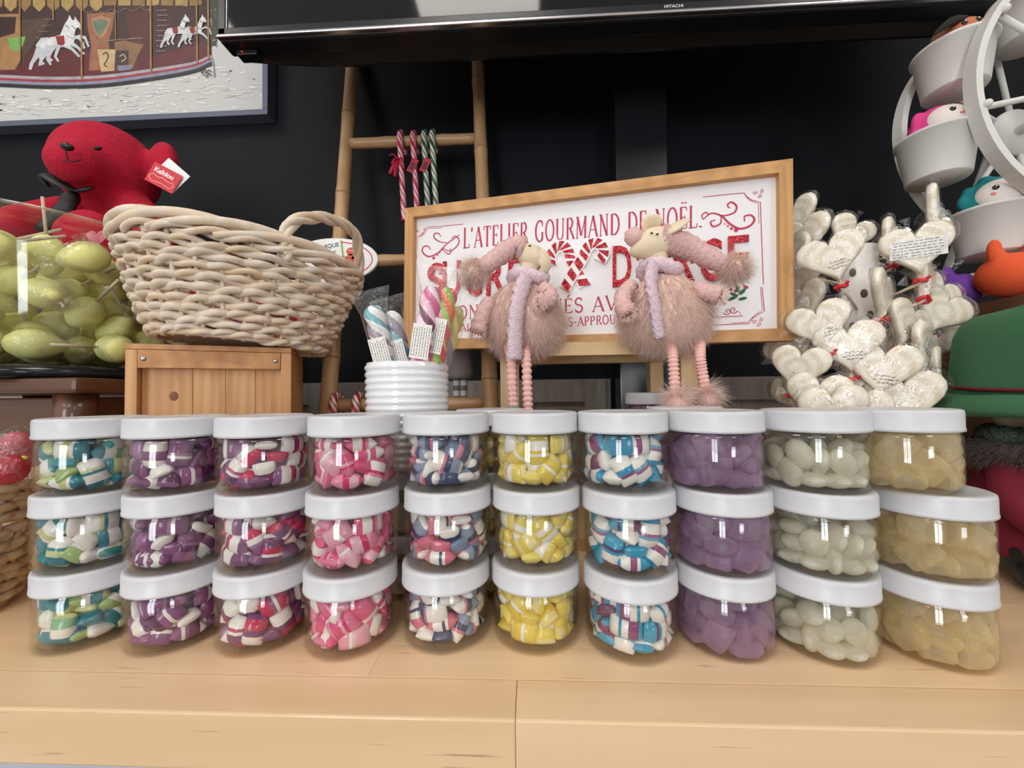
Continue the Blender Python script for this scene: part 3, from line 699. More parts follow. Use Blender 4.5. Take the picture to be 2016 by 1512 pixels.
# ---------------------------------------------------------------- candy canes
STRIPE = M('candy_cane_sugar', rough=.2, attr=True, coat=.4)
def cane(top, back, drop, colA, colB, r=.0068, hook=.017, lean=(0, 0, 0), label='', group='', twist=26, ribbon=None, tagc=None):
    """cane hooked over a rung: crook goes over the top to the back"""
    t = thing('candy_cane', label, 'candy cane', top, group); back = Vector(back).normalized(); T = Vector(top); ln = Vector(lean)
    P = [T-back*hook+Vector((0, 0, -drop+drop*i/24))+ln*(1-i/24) for i in range(24)]
    for i in range(15):
        a = math.pi*i/14; P.append(T-back*hook*math.cos(a)+Vector((0, 0, math.sin(a)*hook)))
    for i in range(1, 6): P.append(T+back*hook+Vector((0, 0, -.004*i)))
    s = [0]
    for i in range(1, len(P)): s.append(s[-1]+(P[i]-P[i-1]).length)
    fine = spline(P, 3); sf = [s[-1]*i/(len(fine)-1) for i in range(len(fine))]
    pat = [colA, colA, colA, colB, colB, colA, colB, colB]
    tube(MB(), fine, r, 16, colf=lambda i, j: pat[j % 8], tw=[-v*twist*3.4 for v in sf]).build('stick', STRIPE, t)
    clr = [p for p in fine]; tube(MB(), clr, r+.0007, 12).build('wrapper', Mclear('cellophane', (255, 255, 255), .05, .5, .08, bump=(120, .5)), t)
    z0 = -.058
    if ribbon:
        RB = M('satin_ribbon', (186, 26, 58), .4, sheen=.3); b = T-back*(hook+r)+Vector((0, 0, z0)); rb = MB()
        tube(rb, [T-back*hook+Vector((math.cos(a)*(r+.0015), math.sin(a)*(r+.0015), z0)) for a in np.linspace(0, 6.283, 17)[:-1]], .002, 6, closed=True)
        o = rb.build('ribbon', RB, t)
        for k, (dx, dz) in enumerate(((-.022, .006), (-.016, -.014), (.012, -.01), (-.02, -.038), (-.008, -.045))):
            L_ = MB(); e = b+Vector((dx*ribbon, -.006, dz)); q = (b+e)/2+Vector((0, -.004, .005 if k < 3 else 0))
            tube(L_, spline([b, q, e], 5), [.0015]+[.0042]*(9)+[.003], 6, flat=.2).build('bow_loop' if k < 3 else 'bow_tail', RB, o)
    else:
        tube(MB(), [T-back*hook+Vector((math.cos(a)*(r+.0012), math.sin(a)*(r+.0012), -.045)) for a in np.linspace(0, 6.283, 13)[:-1]], .0009, 5, closed=True).build('tie', M('gold_wire', (206, 170, 84), .3, 1), t)
    if tagc:
        c = T-back*(hook+r+.003)+Vector((tagc, 0, -.075)); Mx = rot3(0, 28, 0)
        box(MB(), (0, 0, 0), (.016, .0008, .034), Matrix.Translation(c) @ Mx.to_4x4()).build('paper_tag', M('red_card', (176, 34, 56), .5), t)
        box(MB(), (0, -.0006, -.002), (.010, .0005, .018), Matrix.Translation(c) @ Mx.to_4x4()).build('tag_print', M('tag_dark', (96, 18, 36), .5), t)
    return t
RED, GRN, CRM = (186, 34, 62), (44, 92, 62), (236, 226, 214)
ya = lad(-1, .845).y
for i, (px, ca, cb, rb, tg, nm, hk) in enumerate(((792, RED, (240, 190, 200), 1, None, 'red-striped candy cane with a red bow, leftmost on the top rung', .0185), (817, RED, (240, 180, 192), None, .002, 'red-striped candy cane with a red paper tag on the top rung', .017),
                                                  (838, GRN, (214, 216, 204), None, .006, 'green and cream candy cane with a red tag on the top rung', .017), (854, GRN, (226, 226, 214), None, None, 'green and cream candy cane, rightmost on the top rung', .0175))):
    p = at(px, 288, ya)
    cane((p.x, ya, CT+.845), (0, 1, 0), .205, ca, cb, lean=(.012, -.006, 0), hook=hk, label=nm, group='candy canes on the top rung', ribbon=rb, tagc=tg)
yb = lad(-1, .215).y
for i, (px, nm) in enumerate(((664, 'leftmost'), (708, 'middle'), (735, 'rightmost'))):
    p = at(px, 748, yb)
    cane((p.x, yb, CT+.215), (0, 1, 0), .15, RED, CRM, r=.0078, hook=.0185, label=f'fat red and white candy cane, {nm} on the lowest rung', group='candy canes on the lowest rung', ribbon=-.9 if i == 0 else .8, twist=30)
# small grey doll hanging on the lowest rung right of the pot
GF = M('grey_felt', (120, 116, 118), .9, sheen=.4, bump=(200, .3))
p = at(905, 720, .80); dl = thing('grey_doll', 'small grey doll with a striped leg, hanging under the sign', 'plush toy', (p.x, p.y, CT+.05))
bd = MB(); lathe(bd, [(0, .145), (.014, .142), (.02, .125), (.026, .09), (.030, .062), (.024, .05), (0, .05)], (p.x, p.y, CT+.214), 20); bd.build('skirt', GF, dl)
ell(MB(), (p.x, p.y, CT+.385), (.024, .022, .026)).build('head', M('cream_felt', (214, 200, 180), .9), dl)
for dx in (.001, .016):
    P = [Vector((p.x+dx-.008, p.y, CT+.272-.212*i/40)) for i in range(41)]
    lg = tube(MB(), P, .0068, 12, colf=lambda i, j: (196, 192, 190) if (i//2) % 2 else (104, 102, 106)).build('leg', M('striped_sock', rough=.9, attr=True), dl)
    ell(MB(), (p.x+dx-.008, p.y-.006, CT+.056), (.009, .015, .008)).build('foot', GF, lg)

# ================================================================ oval sign on the ladder
c0 = at(651, 511, .83)
ov = thing('oval_sign', 'white oval sign with a red line and gingerbread man, behind the wicker basket handle', 'sign', (c0.x, c0.y, c0.z-.05))
Y_ = .838; ax, bz_ = .102, .049
pl = MB(); n = 48; V = []; 
for yy, k in ((0, 1), (.006, 1), (.007, .985)):
    V += [(c0.x+ax*k*math.cos(2*math.pi*i/n), Y_+.0035-yy, c0.z+bz_*k*math.sin(2*math.pi*i/n)) for i in range(n)]
F = [(i, (i+1) % n, n+(i+1) % n, n+i) for i in range(n)]+[(n+i, n+(i+1) % n, 2*n+(i+1) % n, 2*n+i) for i in range(n)]+[tuple(range(2*n, 3*n)), tuple(range(n-1, -1, -1))]
pl.add(V, F, smooth=False).build('board', M('white_sign_board', (236, 234, 232), .4), ov)
A = Art((c0.x, Y_-.0037, c0.z), (1, 0, 0), (0, 0, 1)); A.k = 1
A.line([(.090*math.cos(t), .0405*math.sin(t)) for t in np.linspace(0, 6.283, 49)[:-1]], .0022, (196, 44, 56), True)
GB = (214, 92, 66)
for (x, y, r, ry, ro) in ((.043, .018, .0105, .009, 0), (.040, -.001, .011, .014, -20), (.053, .006, .010, .0045, 20), (.028, .003, .010, .0045, -30), (.033, -.017, .0055, .011, -35), (.049, -.017, .0055, .011, 10)): A.disc(x, y, r, GB, ry, rotd=ro)
A.layer()
for (x, y) in ((.040, .020), (.046, .020)): A.disc(x, y, .0014, (250, 240, 230))
for (x, y) in ((.041, .004), (.040, -.003)): A.disc(x, y, .0016, (196, 30, 40))
A.line([(.048, -.024), (.054, -.022)], .002, (250, 240, 230)); A.line([(.057, .010), (.059, .004)], .002, (250, 240, 230)); A.line([(.028, -.02), (.032, -.024)], .002, (250, 240, 230))
A.build('print', PRINT, ov)
lb = thing('price_card', 'white card reading CHIQUE BARBE on the oval sign', 'label', (c0.x-.012, Y_-.006, c0.z))
Mx = Matrix.Translation((c0.x-.010, Y_-.0062, c0.z+.020)) @ rot3(0, -7, 0).to_4x4()
box(MB(), (0, 0, 0), (.066, .0012, .040), Mx, bev=.0005).build('card', M('white_card', (240, 241, 240), .5), lb)
box(MB(), (.0338, 0, -.001), (.0016, .0014, .040), Mx).build('edge_band', M('lime_edge', (176, 192, 70), .5), lb)
A = Art(Mx @ Vector((-.026, -.0008, 0)), Mx.to_3x3() @ Vector((1, 0, 0)), Mx.to_3x3() @ Vector((0, 0, 1)))
A.text('CHIQUE', .007, .005, .0130, (48, 50, 58), 1.0, .0002); A.text('BARBE', .009, -.0125, .0130, (48, 50, 58), 1.0, .0002); A.build('lettering', PRINT, lb)

# ================================================================ pine crate under the basket
YW = math.radians(25); cl = at(246, 700, .515); CX, CYY = cl.x, cl.y; CH = .3085
CM = Matrix.Translation((CX, CYY, CT)) @ Matrix.Rotation(YW, 4, 'Z'); CW, CD = .200, .17
cr = thing('pine_crate', 'knotty pine wooden crate with screwed top board under the wicker basket', 'crate', tuple(CM @ Vector((CW/2, CD/2, 0))))
PINEV = Mwood('pine_upright', (222, 172, 118), (196, 138, 88), axis=2, scale=26, stretch=9, rough=.5, ring=.6, fleck=(150, 92, 54))
PINEH = Mwood('pine_crosswise', (216, 162, 106), (184, 124, 76), axis=0, scale=26, stretch=9, rough=.5, ring=.8, fleck=(150, 92, 54))
def cb(name, x0, x1, y0, y1, z0, z1, m, bev=.001, par=None):
    return box(MB(), ((x0+x1)/2, (y0+y1)/2, (z0+z1)/2), (x1-x0, y1-y0, z1-z0), CM, bev=bev).build(name, m, par or cr)
cb('top_panel', 0, CW, 0, CD, CH-.008, CH, PINEH)
tb = cb('top_board', .0135, CW-.0145, -.001, .012, CH-.034, CH-.0085, PINEH)
for sx in (.020, CW-.021):
    sc = MB(); lathe(sc, [(0, 0), (.0032, 0), (.0038, .0006), (.0038, .002)], n=14, Mx=CM @ Matrix.Translation((sx, -.0012, CH-.021)) @ Matrix.Rotation(math.pi/2, 4, 'X') @ Matrix.Rotation(math.pi, 4, 'X')); 
    ell(sc, CM @ Vector((sx, -.0012, CH-.021)), (.0036, .0016, .0036), CM.to_3x3(), n=12, m=8)
    so = sc.build('screw', M('dull_steel', (170, 168, 165), .35, 1), tb)
cb('corner_post', 0, .013, 0, .016, 0, CH-.0085, PINEV); cb('corner_post', CW-.014, CW, 0, .016, 0, CH-.0085, PINEV)
xs = [.0135, .072, .112, .150, CW-.0145]
for i in range(4): cb('slat', xs[i]+.0002, xs[i+1]-.0002, .012, .019, .004, CH-.03, PINEV, .0006)
kn = [(.050, .235, .006), (.0185, .205, .004), (.135, .16, .005)]
for (kx, kz, kr) in kn: ell(MB(), CM @ Vector((kx, .0122, kz)), (kr, .0006, kr*1.2), CM.to_3x3(), n=16, m=6).build('knot', M('pine_knot', (132, 78, 46), .5, var=(900, .4)), cr)
for x0 in (0, CW-.008): cb('side_panel', x0, x0+.008, .0165, CD-.009, 0, CH-.0085, PINEV)
cb('back_panel', 0, CW, CD-.008, CD, 0, CH-.0085, PINEV); cb('floor_panel', .009, CW-.009, .02, CD-.009, .002, .010, PINEH)

# ================================================================ white-washed wicker basket on the crate
WIC = Mwood('whitewashed_willow', (232, 220, 208), (214, 190, 160), axis=2, scale=50, stretch=1.5, rough=.6)
WIC2 = Mwood('bare_willow', (228, 202, 166), (220, 208, 196), axis=0, scale=60, stretch=1.5, rough=.6)
BYAW = math.radians(43); bc = Vector((-.462, .622, CT+CH+.005)); BM = Matrix.Translation(bc) @ Matrix.Rotation(BYAW, 4, 'Z') @ Matrix.Rotation(math.radians(4.5), 4, 'Y')
bk = thing('wicker_basket', 'oval white-washed wicker basket with braided handle standing on the pine crate', 'basket', tuple(bc))
BA0, BB0, BA1, BB1, BHH = .110, .078, .165, .122, .142
def bpt(t, h, dr=0, dz=0):
    k = h**.85; a = BA0+(BA1-BA0)*k; b = BB0+(BB1-BB0)*k
    return BM @ Vector(((a+dr)*math.cos(t), (b+dr)*math.sin(t), h*BHH+dz))
NS = 30
for i in range(NS):
    t = 2*math.pi*i/NS
    tube(MB(), [bpt(t, h/10) for h in range(11)], .0030, 6).build('stake', WIC, bk)
NR = 9
for r in range(NR):
    for s in range(2):
        P = []; nseg = NS*5
        for i in range(nseg):
            t = 2*math.pi*i/nseg; ph = t*NS/2+math.pi*s+r*2.1
            h = (.05+.10*r+.012*math.sin(ph*2/3+1.7*r+s*3)+.010*math.sin(t*2+r))
            P.append(bpt(t, max(.02, h), .0052*math.cos(ph)+.001, .0022*math.sin(ph+.6)+(.0016 if s else -.0016)))
        tube(MB(), P, .0052+.0005*((r+s) % 3), 7, closed=True, flat=.8).build('weaver', WIC2 if (r+s) % 3 == 0 else WIC, bk)
NA = 13
for i in range(NA):                                     # rolled border: long arcs laid over one another
    P = []
    for k in range(19):
        u = k/18; t = 2*math.pi*(i+u*3.3)/NA; s_ = math.sin(math.pi*u)
        P.append(bpt(t, .93, .008-.018*u+.006*s_, -.002+.024*s_**.9))
    tube(MB(), P, [.0034+.0038*math.sin(math.pi*min(1, max(0, (k+1.5)/21)))for k in range(19)], 8).build('border_rod', WIC2 if i % 2 else WIC, bk)
for s in (0, 1):                                        # closed coil under the border
    tube(MB(), [bpt(2*math.pi*i/140, .95, .0065*math.cos(2*math.pi*i/140*11+math.pi*s)+.002, .005*math.sin(2*math.pi*i/140*11+math.pi*s)) for i in range(140)], .0046, 7, closed=True).build('border_rod', WIC, bk)
tube(MB(), [bpt(2*math.pi*i/100, .0, .003, .006) for i in range(100)], .0058, 8, closed=True).build('foot_rod', WIC, bk)
bf = MB(); lathe(bf, [(0, 0), (.9, 0), (1, .0), (1, .004), (0, .004)], n=36, Mx=BM @ Matrix.Translation((0, 0, .004)) @ Matrix.Diagonal((BA0, BB0, 1, 1))); bf.build('base', WIC, bk)
hd = bpt(-1.40, .95), bpt(-.06, .95); m_ = (hd[0]+hd[1])/2; out = (BM.to_3x3() @ Vector((1, 0, 0)))
arc = spline([hd[0]+Vector((0, 0, -.015)), hd[0]+Vector((0, 0, .040))+out*.002, m_*.62+hd[0]*.38+Vector((0, 0, .084))+out*.018, m_*.7+hd[1]*.3+Vector((0, 0, .090))+out*.034, hd[1]+Vector((0, 0, .030))+out*.008, hd[1]+Vector((0, 0, -.015))], 10)
fr = frames(arc)
hob = None
for s in range(3):
    P = [p_+u*(.0052*math.cos(i*.42+s*2.094))+v*(.0052*math.sin(i*.42+s*2.094)) for i, (p_, u, v) in enumerate(fr)]
    tube(MB(), P, .0052, 8).build('handle_strand', WIC2 if s else WIC, bk)
# wrapped red sweets lying in the basket
RW = M('red_wrapped_candy', (196, 40, 74), .3, coat=.5)
g = random.Random(9)
for i in range(16):
    a_ = g.uniform(0, 6.28); rr = math.sqrt(g.random())*.75; p_ = BM @ Vector((BA0*rr*math.cos(a_), BB0*rr*math.sin(a_), .022+.024*(i//5)))
    t = thing('wrapped_sweet', 'pink-red wrapped sweet inside the wicker basket', 'candy', tuple(p_), 'wrapped sweets inside the wicker basket')
    Mx = rot3(g.uniform(-25, 25), g.uniform(-25, 25), g.uniform(0, 180))
    ell(MB(), p_, (.022, .012, .011), Mx, n=12, m=8).build('sweet', RW if i % 3 else M('pink_wrapped_candy', (226, 120, 150), .3, coat=.5), t)
    for sg in (-1, 1):
        lathe(MB(), [(.002, 0), (.005, .006), (.011, .014), (.010, .014), (.004, .006), (.001, 0)], n=10, Mx=Matrix.Translation(p_) @ Mx.to_4x4() @ Matrix.Translation((sg*.020, 0, 0)) @ Matrix.Rotation(sg*math.pi/2, 4, 'Y')).build('twist', Mclear('cellophane'), t)

# ================================================================ white ribbed pot with wrapped twist lollies
pc = Vector((-.152, .487, CT+2*JH+.0006)); PH = .128
pot = thing('ribbed_pot', 'white glazed pot with horizontal ribs holding twisted lollipops', 'pot', tuple(pc))
pr = [(0, 0), (.040, 0), (.044, .003)]
nr = 15
for i in range(nr*4+1):
    z = .004+(PH-.006)*i/(nr*4); pr.append((.0478+.0022*abs(math.sin(math.pi*i/4))**.7+.0012*z/PH, z))
pr += [(.0488, PH), (.0468, PH-.0005), (.0455, PH-.006), (.0450, .02), (.040, .006), (0, .006)]
lathe(MB(), pr, pc, 48).build('body', M('white_glaze', (232, 233, 236), .12, coat=.5), pot)
CELL = Mclear('cellophane', (255, 255, 255), .05, .5, .08, bump=(120, .5))
def paper_label(Mx, w_, h_, lines, vert, par, tint=(236, 232, 226)):
    o = box(MB(), (0, 0, 0), (w_, .0004, h_), Mx).build('paper_label', M('label_paper_%d' % tint[0], tint, .6), par)
    A = Art(Mx @ Vector((0, -.0003, 0)), Mx.to_3x3() @ Vector((1, 0, 0)), Mx.to_3x3() @ Vector((0, 0, 1))); g_ = random.Random(int(w_*1e5)+lines)
    for i in range(lines):
        u = -.5+(i+.7)/(lines+.4); x = -.44
        while x < .40:
            l = g_.uniform(.03, .10); 
            if x+l > .44: break
            if vert: A.line([(u*w_, x*h_), (u*w_, (x+l)*h_)], w_/lines*.26, (104, 100, 98))
            else: A.line([(x*w_, -u*h_), ((x+l)*w_, -u*h_)], h_/lines*.26, (104, 100, 98))
            x += l+g_.uniform(.012, .03)
    A.build('small_print', PRINT, o); return o
def twist_lolly(base, tip, r, cols, label, lab_h, bagw, twist=55, flare=1.0):
    base = Vector(base); tip = Vector(tip); L_ = (tip-base).length; ax_ = (tip-base).normalized()
    t = thing('twist_lollipop', label, 'lollipop', tuple(base), 'wrapped twist lollipops in the white pot')
    n_ = 60; P = [base+ax_*L_*i/(n_-1) for i in range(n_)]; lob = 3
    R = [r*(1 if i < n_-8 else math.sqrt(max(.05, 1-((i-n_+8)/8.0)**2))) for i in range(n_)]
    pf_ = lambda i, j, nn: .78+.28*abs(math.sin(math.pi*(j % 6)/6))
    tube(MB(), P, R, 18, colf=lambda i, j: cols[int(j*len(cols)/18)], prof=pf_, tw=[-i*L_/(n_-1)*twist*2.4 for i in range(n_)]).build('candy_twist', STRIPE, t)
    tube(MB(), [base, base-ax_*.05], .0022, 8).build('stick', M('white_stick', (236, 232, 224), .6), t)
    # clear bag, flat and open-necked at the top
    bg = MB(); fr_ = Vector((0, -1, 0)); sd = ax_.cross(fr_).normalized(); V = []; m_ = 14
    for k, (s, wx, wy) in enumerate(((-.01, .55, .6), (.0, .9, .9), (.5, 1, 1), (.92, 1.05, .95), (1.03, 1.1*flare, .7), (1.13, 1.35*flare, .25), (1.2, 1.5*flare, .12))):
        c = base+ax_*L_*s
        for j in range(m_):
            a_ = 2*math.pi*j/m_; V.append(c+sd*(math.cos(a_)*bagw*wx)+fr_*(math.sin(a_)*(r+.003)*wy))
    F = [(k*m_+j, k*m_+(j+1) % m_, (k+1)*m_+(j+1) % m_, (k+1)*m_+j) for k in range(6) for j in range(m_)]
    bg.add(V, F).build('clear_bag', CELL, t)
    ctr_ = base+ax_*L_*lab_h[0]+fr_*(r+.0042); nrm = fr_; Mx = Matrix.Translation(ctr_) @ basis(sd*-1 if sd.x < 0 else sd, -nrm, ax_).to_4x4()
    paper_label(Mx, lab_h[1], lab_h[2], 7, True, t)
    return t
TEAL = [(238, 240, 238), (126, 176, 186), (238, 240, 238), (150, 130, 148), (236, 238, 238), (110, 170, 180)]
yl = .462
twist_lolly(at(775, 760, yl+.012), at(733, 603, yl+.004), .0125, TEAL, 'teal and white twist lollipop with paper label, leftmost in the white pot', (.40, .021, .036), .0155, 40, 1.15)
twist_lolly(at(806, 760, yl+.022), at(768, 614, yl+.02), .0120, [(238, 240, 238), (126, 186, 200), (160, 150, 164)], 'teal and mauve twist lollipop, second from left in the white pot', (.40, .021, .036), .0150, 40, 1.05)
twist_lolly(at(822, 770, yl+.004), at(852, 565, yl), .0130, [(226, 110, 160), (244, 226, 234), (206, 96, 150), (244, 214, 226), (120, 60, 90), (240, 190, 210)], 'pink and white twist lollipop with paper label in the white pot', (.46, .022, .040), .0165, 34, 1.0)
twist_lolly(at(842, 770, yl+.012), at(884, 568, yl+.012), .0125, [(240, 130, 90), (150, 196, 90), (236, 96, 110), (246, 200, 120), (240, 120, 130), (170, 206, 110)], 'orange, green and pink twist lollipop in the white pot', (.52, .020, .042), .0160, 34, 1.0)
twist_lolly(at(852, 775, yl+.04), at(902, 605, yl+.045), .0115, [(206, 196, 110), (150, 140, 160), (236, 214, 130)], 'yellow-green twist lollipop, rightmost at the back of the white pot', (.3, .016, .03), .0145, 34, 1.0)
# ================================================================ light oak stand that carries the sign
OAK = Mwood('light_oak', (214, 184, 142), (196, 162, 118), axis=2, scale=40, stretch=10, rough=.55)
OAKH = Mwood('light_oak_rail', (214, 184, 142), (196, 162, 118), axis=0, scale=40, stretch=10, rough=.55)
SX0, SX1, SY0, SY1, SZ = at(985, 750, .585).x, at(1374, 750, .585).x, .585, .755, .3075
st = thing('wooden_stand', 'open light oak stand under the framed sign', 'stand', ((SX0+SX1)/2, (SY0+SY1)/2, CT))
lw = .024
for x in (SX0, SX1-lw):
    for y in (SY0, SY1-lw): box(MB(), (x+lw/2, y+lw/2, CT+(SZ-.02)/2), (lw, lw, SZ-.0204), bev=.001).build('leg', OAK, st)
for y in (SY0, SY1-lw): box(MB(), ((SX0+SX1)/2, y+lw/2, CT+SZ-.010), (SX1-SX0, lw, .02), bev=.001).build('rail', OAKH, st)
for x in (SX0, SX1-lw): box(MB(), (x+lw/2, (SY0+SY1)/2, CT+SZ-.010), (lw-.001, SY1-SY0-2*lw-.0004, .0195), bev=.001).build('side_rail', OAKH, st)
box(MB(), ((SX0+SX1)/2, (SY0+SY1)/2, CT+.009), (SX1-SX0-2*lw-.001, SY1-SY0-.01, .018), bev=.001).build('lower_board', OAKH, st)
jp = Vector((.204, .672, CT+.0182))
for r in range(3):
    c = (jp.x, jp.y, jp.z+r*JH); jar(c, f'clear jar of violet sweets, {TIER[r]} one inside the oak stand', 'jars inside the oak stand')
    fill(7, c, r*2.0, f'jar {("low", "mid", "high")[r]} inside the oak stand', random, full=False)

# ================================================================ framed sign
BL = Vector((-.316*.745, .745, 0)); BL.z = EYE+.1165*.745
BR = Vector((.6463*.606, .606, 0)); BR.z = EYE+.1220*.606
BL.z = max(BL.z, CT+SZ+.0005); ux = (BR-BL); SW = ux.length; ux.normalize()
nh = Vector((ux.y, -ux.x, 0)).normalized()              # towards the viewer
uy = nh.cross(ux).normalized(); uy = uy if uy.z > 0 else -uy
SH = .2705
def sp(u, v, d=0): return BL+ux*u+uy*v+nh*d
SMX = Matrix.Translation(BL) @ basis(ux, -nh, uy).to_4x4()
sg = thing('framed_sign', 'wood-framed white Christmas sweets sign with red glitter lettering', 'sign', tuple(BL+ux*SW/2))
FRW = Mwood('honey_frame', (214, 164, 106), (190, 136, 80), axis=0, scale=34, stretch=12, rough=.5, fleck=(140, 90, 50), ring=.3)
FRV = Mwood('honey_frame_upright', (214, 164, 106), (190, 136, 80), axis=2, scale=34, stretch=12, rough=.5, fleck=(140, 90, 50), ring=.3)
fb = .0185; fd = .022
def bar(pts, m, name='frame_bar'):                       # mitred bar from a 4-corner outline
    V = [SMX @ Vector((u, y, v)) for y in (-fd/2, fd/2) for (u, v) in pts]
    F = [(0, 1, 2, 3), (7, 6, 5, 4)]+[(i, 4+i, 4+(i+1) % 4, (i+1) % 4) for i in range(4)]
    MB().add(V, F, smooth=False).build(name, m, sg)
bar([(0, 0), (SW, 0), (SW-fb, fb), (fb, fb)], FRW); bar([(fb, SH-fb), (SW-fb, SH-fb), (SW, SH), (0, SH)], FRW)
bar([(0, 0), (fb, fb), (fb, SH-fb), (0, SH)], FRV); bar([(SW-fb, fb), (SW, 0), (SW, SH), (SW-fb, SH-fb)], FRV)
box(MB(), (SW/2, .003, SH/2), (SW-2*fb, .004, SH-2*fb), SMX).build('board', M('white_sign_print', (238, 236, 238), .45), sg)
A = Art(SMX @ Vector((0, .0008, 0)), ux, uy); A.dz = .00008; A.k = 1
RD = (190, 52, 84); PN, NN = BL+nh*(-.0008), nh
def S(px, py):
    q = onplane(px, py, PN, NN)-BL; return (q.dot(ux), q.dot(uy))
# --- thin serif capitals drawn as strokes: l = straight (x0,y0,x1,y1,weight), a = arc (cx,cy,rx,ry,from,to,weight), s = foot serif
def st_(x0, y0, x1, y1, w_=1): return ('l', x0, y0, x1, y1, w_)
G = {
 'L': (.52, [st_(.12, 0, .12, 1, 1.5), st_(.12, .02, .5, .02, .8), st_(.49, .02, .52, .2, .7)], [(.12, 1), (.08, 0)]),
 'A': (.66, [st_(.04, 0, .33, 1, .8), st_(.33, 1, .62, 0, 1.6), st_(.15, .34, .5, .34, .7)], [(.04, 0), (.62, 0)]),
 'T': (.6, [st_(.3, 0, .3, 1, 1.5), st_(.02, .98, .58, .98, .8), st_(.03, .98, .02, .80, .7), st_(.57, .98, .58, .80, .7)], [(.3, 0)]),
 'E': (.52, [st_(.12, 0, .12, 1, 1.5), st_(.12, .02, .48, .02, .8), st_(.12, .98, .46, .98, .8), st_(.12, .52, .36, .52, .7), st_(.36, .44, .36, .60, .7), st_(.47, .02, .50, .18, .7), st_(.45, .98, .47, .82, .7)], []),
 'F': (.5, [st_(.12, 0, .12, 1, 1.5), st_(.12, .98, .46, .98, .8), st_(.12, .52, .36, .52, .7), st_(.36, .44, .36, .60, .7), st_(.45, .98, .47, .82, .7)], [(.12, 0)]),
 'I': (.26, [st_(.13, 0, .13, 1, 1.5)], [(.13, 0), (.13, 1)]),
 'R': (.62, [st_(.12, 0, .12, 1, 1.5), ('a', .28, .75, .19, .24, -90, 90, 1.4), st_(.12, .98, .28, .98, .7), st_(.12, .51, .28, .51, .7), st_(.30, .51, .58, 0, 1.4)], [(.12, 0), (.57, 0)]),
 'P': (.56, [st_(.12, 0, .12, 1, 1.5), ('a', .28, .73, .19, .26, -90, 90, 1.4), st_(.12, .98, .28, .98, .7), st_(.12, .47, .28, .47, .7)], [(.12, 0)]),
 'G': (.68, [('a', .36, .5, .30, .5, 50, 310, 1.4), st_(.56, .06, .56, .42, 1.4), st_(.56, .88, .56, .72, .8)], [(.56, .42)]),
 'O': (.68, [('a', .34, .5, .29, .5, 0, 360, 1.3)], []),
 'C': (.64, [('a', .36, .5, .30, .5, 50, 310, 1.4), st_(.56, .88, .56, .72, .8)], []),
 'U': (.66, [st_(.12, .28, .12, 1, 1.5), ('a', .33, .28, .21, .28, 180, 360, 1.1), st_(.54, .28, .54, 1, .9)], [(.12, 1), (.54, 1)]),
 'M': (.80, [st_(.1, 0, .12, 1, .8), st_(.12, 1, .40, .1, 1.5), st_(.40, .1, .68, 1, .7), st_(.68, 0, .68, 1, 1.5)], [(.1, 0), (.68, 0), (.1, 1), (.7, 1)]),
 'N': (.68, [st_(.12, 0, .12, 1, .8), st_(.12, 1, .56, 0, 1.5), st_(.56, 0, .56, 1, .8)], [(.12, 0), (.1, 1), (.56, 1)]),
 'D': (.66, [st_(.12, 0, .12, 1, 1.5), ('a', .26, .5, .34, .48, -90, 90, 1.3), st_(.10, .02, .26, .02, .7), st_(.10, .98, .26, .98, .7)], []),
 'S': (.54, [('a', .27, .75, .19, .24, 30, 270, 1.3), ('a', .27, .26, .20, .25, -150, 90, 1.3), st_(.44, .95, .44, .78, .7), st_(.08, .05, .08, .24, .7)], []),
 'V': (.64, [st_(.04, 1, .33, 0, 1.5), st_(.33, 0, .6, 1, .8)], [(.05, 1), (.6, 1)]),
 "'": (.2, [st_(.1, 1, .07, .78, 1.4)], []), '.': (.22, [st_(.1, .0, .1, .07, 1.8)], []), '-': (.36, [st_(.05, .42, .31, .42, 1.2)], []), ' ': (.34, [], []),
}
def serif(text, p0, p1, h0, h1, wgt=.055, col=RD, under=0):
    """text set from baseline point p0 to p1 (board coordinates), letter height growing h0 -> h1"""
    acc = {'Ë': ('E', 'd'), 'É': ('E', 'a')}; wds = [G[acc.get(c, (c,))[0]][0]+.10 for c in text]; tot = sum(wds); x = 0
    base = Vector((p0[0], p0[1])); d = Vector((p1[0]-p0[0], p1[1]-p0[1])); k = d.length/tot; d.normalize(); q = Vector((-d.y, d.x))
    for c, wd_ in zip(text, wds):
        ch, ac = (acc.get(c, (c,))+(None,))[:2]; h = h0+(h1-h0)*(x/tot); o = base+d*(x*k)
        def T(a_, b_): return tuple(o+d*(a_*k)+q*(b_*h))
        for e in G[ch][1]:
            if e[0] == 'l': A.line([T(e[1], e[2]), T(e[3], e[4])], wgt*h*e[5], col)
            else:
                n_ = 20; A.line([T(e[1]+e[3]*math.cos(math.radians(e[5]+(e[6]-e[5])*i/n_)), e[2]+e[4]*math.sin(math.radians(e[5]+(e[6]-e[5])*i/n_))) for i in range(n_+1)], wgt*h*e[7], col)
        for (a_, b_) in G[ch][2]: A.line([T(a_-.085, b_), T(a_+.085, b_)], wgt*h*.7, col)
        if ac == 'a': A.line([T(.22, 1.10), T(.36, 1.28)], wgt*h*1.2, col)
        if ac == 'd':
            for a_ in (.2, .4): A.disc(*T(a_, 1.18), wgt*h*.75, col, n=8)
        x += wd_
serif("L'ATELIER GOURMAND DE NOËL.", S(912, 489), S(1386, 447), .0375, .0355, .062)
serif("CONFECTIONNÉS AVEC AMOUR", S(880, 630), S(1432, 598), .0245, .0250, .085)
serif("FAITS", S(899, 654), S(945, 650), .0135, .0135, .09); serif("RENNES-APPROUVÉES", S(1060, 646), S(1262, 634), .0150, .0150, .09)
A.layer()
